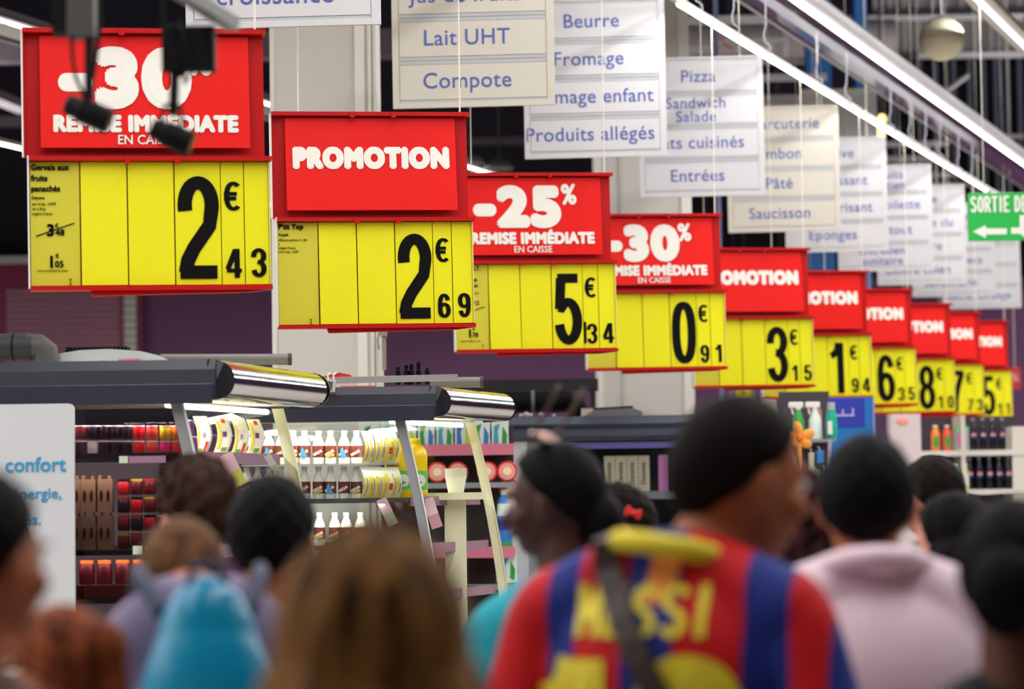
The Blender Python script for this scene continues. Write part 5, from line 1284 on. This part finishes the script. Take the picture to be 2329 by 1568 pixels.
# 2 striped top
def stripes(name, ca, cb, sc_, axis=2, duty=.5):
    m = plain(name, ca, .8); nt = m.node_tree; b_ = nt.nodes['Principled BSDF']
    tc = nt.nodes.new('ShaderNodeTexCoord'); sp = nt.nodes.new('ShaderNodeSeparateXYZ'); nt.links.new(tc.outputs['Object'], sp.inputs[0])
    mu = nt.nodes.new('ShaderNodeMath'); mu.operation = 'MULTIPLY'; mu.inputs[1].default_value = sc_; nt.links.new(sp.outputs[axis], mu.inputs[0])
    fr = nt.nodes.new('ShaderNodeMath'); fr.operation = 'FRACT'; nt.links.new(mu.outputs[0], fr.inputs[0])
    gt = nt.nodes.new('ShaderNodeMath'); gt.operation = 'GREATER_THAN'; gt.inputs[1].default_value = duty; nt.links.new(fr.outputs[0], gt.inputs[0])
    mx = nt.nodes.new('ShaderNodeMix'); mx.data_type = 'RGBA'; mx.inputs[6].default_value = lin(ca); mx.inputs[7].default_value = lin(cb)
    nt.links.new(gt.outputs[0], mx.inputs[0]); nt.links.new(mx.outputs[2], b_.inputs['Base Color']); return m
person(-26, 1140, 5.45, 12, 'woman in a black and white striped top behind the person at the left edge', SK3, stripes('striped_jersey', (24, 24, 32), (214, 210, 206), 42), 'thick', HDB, sleeves='none', shoulder=.165, hoff=(0, 0, 0))
# 3 auburn hair
p = person(214, 1360, 4.1, 48, 'girl with auburn pinned up hair and bowed head at the lower left', SK4, plain('top_white', (206, 206, 220), .8), 'thick', HAU, head=(-26, 0, 10), shoulder=.14, headscale=.97)
bun(p, (-.01, -.105, .01), (.05, .045, .05), HAU)
# 4 brown wavy hair
person(455, 1056, 6.8, 18, 'man with wavy brown hair before the near cabinet, second head beyond the backpack wearer', SK3, plain('shirt_plum', (66, 34, 52), .8), 'wavy', HBR, head=(-6, 0, 18), shoulder=.17)
# 5 light brown, backpack
p = person(450, 950, 4.75, 10, 'shopper with light brown hair and lavender shirt, wearing the cyan backpack', SK4, plain('shirt_lavender', (120, 112, 146), .8), 'thick', HLB, head=(-48, 0, 8), shoulder=.12, hs=.6, hoff=(0, .13, -.085), headscale=.86, arm={-1: ((-.17, .03, 1.15), (-.10, .22, 1.12)), 1: ((.17, .03, 1.15), (.10, .22, 1.12))})
s = p['s']; q = p['e'].location
e = empty('backpack', (q.x, q.y, 1.25*s), (0, 0, math.radians(10)), 'shiny cyan backpack on the back of the light brown haired shopper', 'backpack')
CY = mat('cyan_nylon', (0, 142, 186), .3, vary=.12, scale=7, bump=.4, bscale=9)
mb = MB(); mb.ell((0, -.20, .0), (.115, .075, .22), 20); mb.ell((0, -.19, -.12), (.13, .085, .14), 20); mb.ell((0, -.19, .12), (.085, .06, .14), 20)
o = link('bag_body', remesh(mb, .009, 4, 'bag_body'), e); o.data.materials.append(CY)
mb = MB(); mb.ell((0, -.275, -.12), (.085, .03, .085), 16); o = link('pocket', remesh(mb, .007, 3, 'pocket'), e); o.data.materials.append(CY)
MB().tube([(-.03, -.2, .24), (-.02, -.19, .275), (.02, -.19, .275), (.03, -.2, .24)], .008, 8).build('handle', plain('navy_strap', (30, 40, 70), .7), e)
for k in (-1, 1): MB().tube([(k*.07, -.15, .20), (k*.095, -.09, .245), (k*.1, -.02, .262), (k*.1, .05, .235), (k*.1, .11, .17), (k*.1, .13, .05), (k*.12, .08, -.08), (k*.12, -.08, -.14)], .014, 8).build('shoulder_strap', MATS['navy_strap'], e)
# 6 black cap of hair
person(615, 1094, 5.7, -6, 'man with very short black hair standing left of the long haired woman', SK2, plain('shirt_maroon', (110, 40, 44), .8), 'thick', HB, head=(-4, 0, -6), shoulder=.165)
# 7 front woman
p = person(842, 1244, 2.9, 6, 'woman with long light brown hair nearest the camera, seen from behind', SK4, plain('top_coral', (160, 70, 66), .8), 'long', HBL, hs=1.5, shoulder=.165, head=(0, 0, 4))
# 8 dark woman, sunglasses
p = person(1268, 1012, 5.9, 38, 'woman with black pinned hair facing left, sunglasses pushed up on her head', SK5, plain('top_teal', (0, 150, 170), .8), 'smooth', HB, head=(-8, 0, 34), shoulder=.175, hoff=(.02, 0, 0))
bun(p, (0, -.095, -.065), (.055, .05, .07), HB)
c = p['Hd'](p['hc'] + Vector((0, .0, .132))); e = empty('sunglasses', p['e'].location + Matrix.Rotation(math.radians(38), 3, 'Z') @ c, (math.radians(-60), 0, math.radians(72)), 'amber tinted sunglasses pushed up on the black haired woman\'s head', 'sunglasses')
AM = plain('amber_lens', (170, 84, 36), .2); TS = plain('tortoise_frame', (70, 36, 24), .3)
for k in (-1, 1):
    MB().ell((k*.034, .0, 0), (.028, .007, .022), 16).build('lens', AM, e)
    MB().lathe([(.026, -.003), (.030, -.003), (.030, .003), (.026, .003)], (k*.034, 0, 0), 18, M=Matrix.Rotation(PI/2, 4, 'X') @ Matrix.Diagonal((1, .8, 1, 1))).build('rim', TS, e)
    MB().tube([(k*.062, .0, .004), (k*.086, -.03, .0), (k*.09, -.12, -.0)], .004, 6).build('temple', TS, e)
MB().tube([(-.008, .004, .004), (0, .006, .008), (.008, .004, .004)], .004, 6).build('bridge', TS, e)
# 9 girl with red bow
p = person(1446, 1098, 7.9, 100, 'dark haired girl in glasses with a red bow, between the teal top and yellow collar', SK4, plain('top_plum', (90, 50, 80), .8), 'thick', HDB, head=(-22, 0, 0), shoulder=.15)
c = P(1441, 1167, 7.76); s = 1/ppm(7.78)
e = empty('hair_bow', c, (0, math.radians(20), 0), 'bright red bow in the dark haired girl\'s hair', 'hair bow')
RB = plain('bow_red', (232, 34, 26), .5)
for k in (-1, 1): MB().prism([(0, 4), (16*k, 13), (20*k, 0), (16*k, -13), (0, -4)], (s, 0, 0), (0, 0, s), (0, .02, 0)).build('loop', RB, e, bev=.003)
MB().ell((0, .008, 0), (5*s, .016, 6*s), 12).build('knot', RB, e)
c = P(1372, 1214, 7.8); e = empty('eyeglasses', c + Vector((0, .1, 0)), (0, 0, math.radians(100)), 'thin eyeglasses on the girl with the red bow', 'glasses')
for k in (-1, 1): MB().lathe([(.018, -.002), (.022, -.002), (.022, .002), (.018, .002)], (k*.03, 0, 0), 18, M=Matrix.Rotation(PI/2, 4, 'X')).build('rim', plain('silver_wire', (190, 190, 196), .3), e)
MB().tube([(-.01, 0, .004), (.01, 0, .004)], .002, 6).build('bridge', MATS['silver_wire'], e)
for k in (-1, 1): MB().tube([(k*.052, 0, .004), (k*.07, -.03, .004), (k*.074, -.1, .0)], .002, 6).build('temple', MATS['silver_wire'], e)
# 11 curly
person(1815, 1092, 5.9, 20, 'woman with curly burgundy brown hair between the jersey shopper and the pink shirt', SK3, plain('top_yellow', (214, 216, 120), .8), 'curly', HBU, head=(-4, 0, 20), shoulder=.155, hs=.62)
# 12 pink shirt
p = person(1980, 905, 5.0, -2, 'man with short black hair in a pale pink shirt, seen from behind', SK2, mat('pale_pink_cotton', (232, 206, 222), .8, vary=.05, scale=3, bump=.3, bscale=8), 'thick', HB, lean=(-.03, 0), head=(-6, 4, -6), shoulder=.215, hs=.5, sleeves='long', hoff=(-.02, .05, -.064))
MB().tube([p['L'](*v) for v in ((-.078, .03, 1.455), (-.08, -.04, 1.475), (-.045, -.085, 1.487), (0, -.096, 1.49), (.045, -.085, 1.487), (.08, -.04, 1.475), (.078, .03, 1.455))], .021, 10).build('collar', MATS['pale_pink_cotton'], p['e'])
# 13 man behind
person(2124, 1042, 8.3, 30, 'man with brown crew cut and black shirt beyond the pink shirt', SK3, plain('shirt_black', (20, 22, 28), .8), 'thick', HDB, head=(-4, 0, 10), shoulder=.175, hs=.6)
# 14 right edge pair
person(2205, 1122, 6.6, 60, 'woman with black parted hair facing left, left one of two at the right edge', SK3, plain('top_grey', (120, 124, 126), .8), 'bob', HB, head=(-16, 0, 0), shoulder=.15, hs=.6)
p = person(2305, 1142, 4.1, -10, 'woman with black tied hair at the right edge, in dark clothes', SK1, plain('top_black', (16, 18, 28), .8), 'smooth', HB, head=(-4, 0, -8), shoulder=.155)
bun(p, (0, -.11, -.03), (.06, .05, .07), HB)

# 10 the man in the striped football shirt
def shirt_material():
    m = bpy.data.materials.new('striped_football_shirt'); m.use_nodes = True; MATS['fb'] = m
    nt = m.node_tree; b_ = nt.nodes['Principled BSDF']; b_.inputs['Roughness'].default_value = .7; b_.inputs['Specular IOR Level'].default_value = .25
    tc = nt.nodes.new('ShaderNodeTexCoord'); sp = nt.nodes.new('ShaderNodeSeparateXYZ'); nt.links.new(tc.outputs['Object'], sp.inputs[0])
    cr = nt.nodes.new('ShaderNodeValToRGB'); cr.color_ramp.interpolation = 'CONSTANT'
    mr = nt.nodes.new('ShaderNodeMapRange'); mr.inputs[1].default_value = -.32; mr.inputs[2].default_value = .32
    nt.links.new(sp.outputs[0], mr.inputs[0]); nt.links.new(mr.outputs[0], cr.inputs[0])
    red, blu, org = lin((186, 8, 18)), lin((22, 40, 122)), lin((226, 130, 44))
    st = [(-.32, red), (-.19, blu), (-.135, red), (-.052, blu), (.035, red), (.135, blu), (.205, red), (.262, blu)]
    el = cr.color_ramp.elements; el[0].position = 0; el[0].color = red; el[1].position = (st[1][0]+.32)/.64; el[1].color = st[1][1]
    for x, c_ in st[2:]: q_ = el.new((x+.32)/.64); q_.color = c_
    nt.links.new(cr.outputs[0], b_.inputs['Base Color'])
    nz = nt.nodes.new('ShaderNodeTexNoise'); nz.inputs['Scale'].default_value = 9; bp = nt.nodes.new('ShaderNodeBump'); bp.inputs['Strength'].default_value = .4; bp.inputs['Distance'].default_value = .02
    nt.links.new(tc.outputs['Object'], nz.inputs['Vector']); nt.links.new(nz.outputs[0], bp.inputs['Height']); nt.links.new(bp.outputs[0], b_.inputs['Normal'])
    return m
p = person(1516, 812, 4.5, -22, 'man in a red and blue striped football shirt with yellow lettering and number ten', SK2, shirt_material(), 'short', hairm('hair_cropped', (18, 12, 11), (12, 8, 8)), lean=(0, .03), head=(-14, 0, -42), shoulder=.188, headscale=1.06, hoff=(.055, .05, -.068))
YC = plain('yellow_felt', (224, 204, 40), .7)
L_ = p['L']; e = p['e']; sh_ = p['shirt']
MB().tube([L_(*v) for v in ((-.070, .04, 1.462), (-.074, -.03, 1.482), (-.048, -.086, 1.488), (0, -.103, 1.484), (.060, -.088, 1.474), (.092, -.03, 1.460), (.088, .04, 1.445))], .0175, 12).build('collar', YC, e)
# project print onto the back of the shirt
bm = bmesh.new(); bm.from_mesh(sh_.data); bvh = BVHTree.FromBMesh(bm)
def wrap(mb, dx, dz, off=.004):
    out = []
    for v in mb.v:
        x, z = v[0] + dx, v[2] + dz
        hit = bvh.ray_cast(Vector((x, -1, z)), Vector((0, 1, 0)))
        out.append(Vector((x, (hit[0].y if hit[0] is not None else 0) - off + v[1]*.3, z)))
    mb.v = [tuple(v) for v in out]; return mb
YP = plain('yellow_print', (226, 206, 40), .6)
def cx_at(z): return L_(0, 0, z/p['s'])
nm_ = stroke_text('MESSI', .080, wf=1.1, tf=1.0, gap=.1, sub=.15)
xs = [v[0] for v in nm_.v]; mid_ = (min(xs)+max(xs))/2
wrap(nm_, -.025 - mid_, 1.427, .004).build('lettering', YP, sh_)
nm_ = stroke_text('10', .25, wf=1.30, tf=1.45, gap=.12, sub=.08)
xs = [v[0] for v in nm_.v]; mid_ = (min(xs)+max(xs))/2
wrap(nm_, -.03 - mid_, 1.142, .004).build('number', YP, sh_)
# orange pennant stripe below the collar
g = MB(); n_ = 8
g.add([(x_, 0, z_) for k in range(n_+1) for z_ in [.0 + .088*k/n_] for x_ in (-.02 + .018*k/n_, .026 + .018*k/n_)], [(2*k, 2*k+1, 2*k+3, 2*k+2) for k in range(n_)])
wrap(g, -.005, 1.478, .003).build('orange_stripe', plain('orange_felt_print', (232, 142, 56), .7), sh_)
# dark strap across the back and its bag
e2 = empty('shoulder_bag', e.location, e.rotation_euler, 'dark brown shoulder bag whose strap crosses the football shirt', 'bag')
pts = []
for t in [i/16 for i in range(17)]:
    x_ = -.085 + .30*t; z_ = 1.53 - .56*t
    hit = bvh.ray_cast(Vector((x_, -1, z_)), Vector((0, 1, 0)))
    pts.append(Vector((x_, (hit[0].y if hit[0] is not None else -.1) - .012, z_)))
STR = plain('strap_brown', (44, 22, 20), .6)
pts = [Vector((-.09, .12, 1.46)), Vector((-.09, .03, 1.585)), Vector((-.088, -.06, 1.575))] + pts
vs = []; 
for i, q_ in enumerate(pts):
    d = (pts[min(i+1, len(pts)-1)] - pts[max(0, i-1)]).normalized(); w_ = d.cross(Vector((0, -1, .001))).normalized() if i > 2 else Vector((1, 0, 0))
    w_ = w_ * (.021 if i > 2 else -.021) * (1 if i <= 2 else 1)
    vs += [q_ - w_, q_ + w_, q_ + w_ + Vector((0, -.005, 0)), q_ - w_ + Vector((0, -.005, 0))]
fs = []
for i in range(len(pts)-1):
    for k in range(4): fs.append((4*i+k, 4*i+(k+1) % 4, 4*i+4+(k+1) % 4, 4*i+4+k))
MB().add(vs, fs, 0, False).build('strap', STR, e2)
pe = pts[-1]
mb = MB(); mb.ell(pe + Vector((.03, .02, -.12)), (.06, .09, .13), 18); MB_ = link('bag', remesh(mb, .01, 3, 'bag'), e2); MB_.data.materials.append(STR)
bm.free()
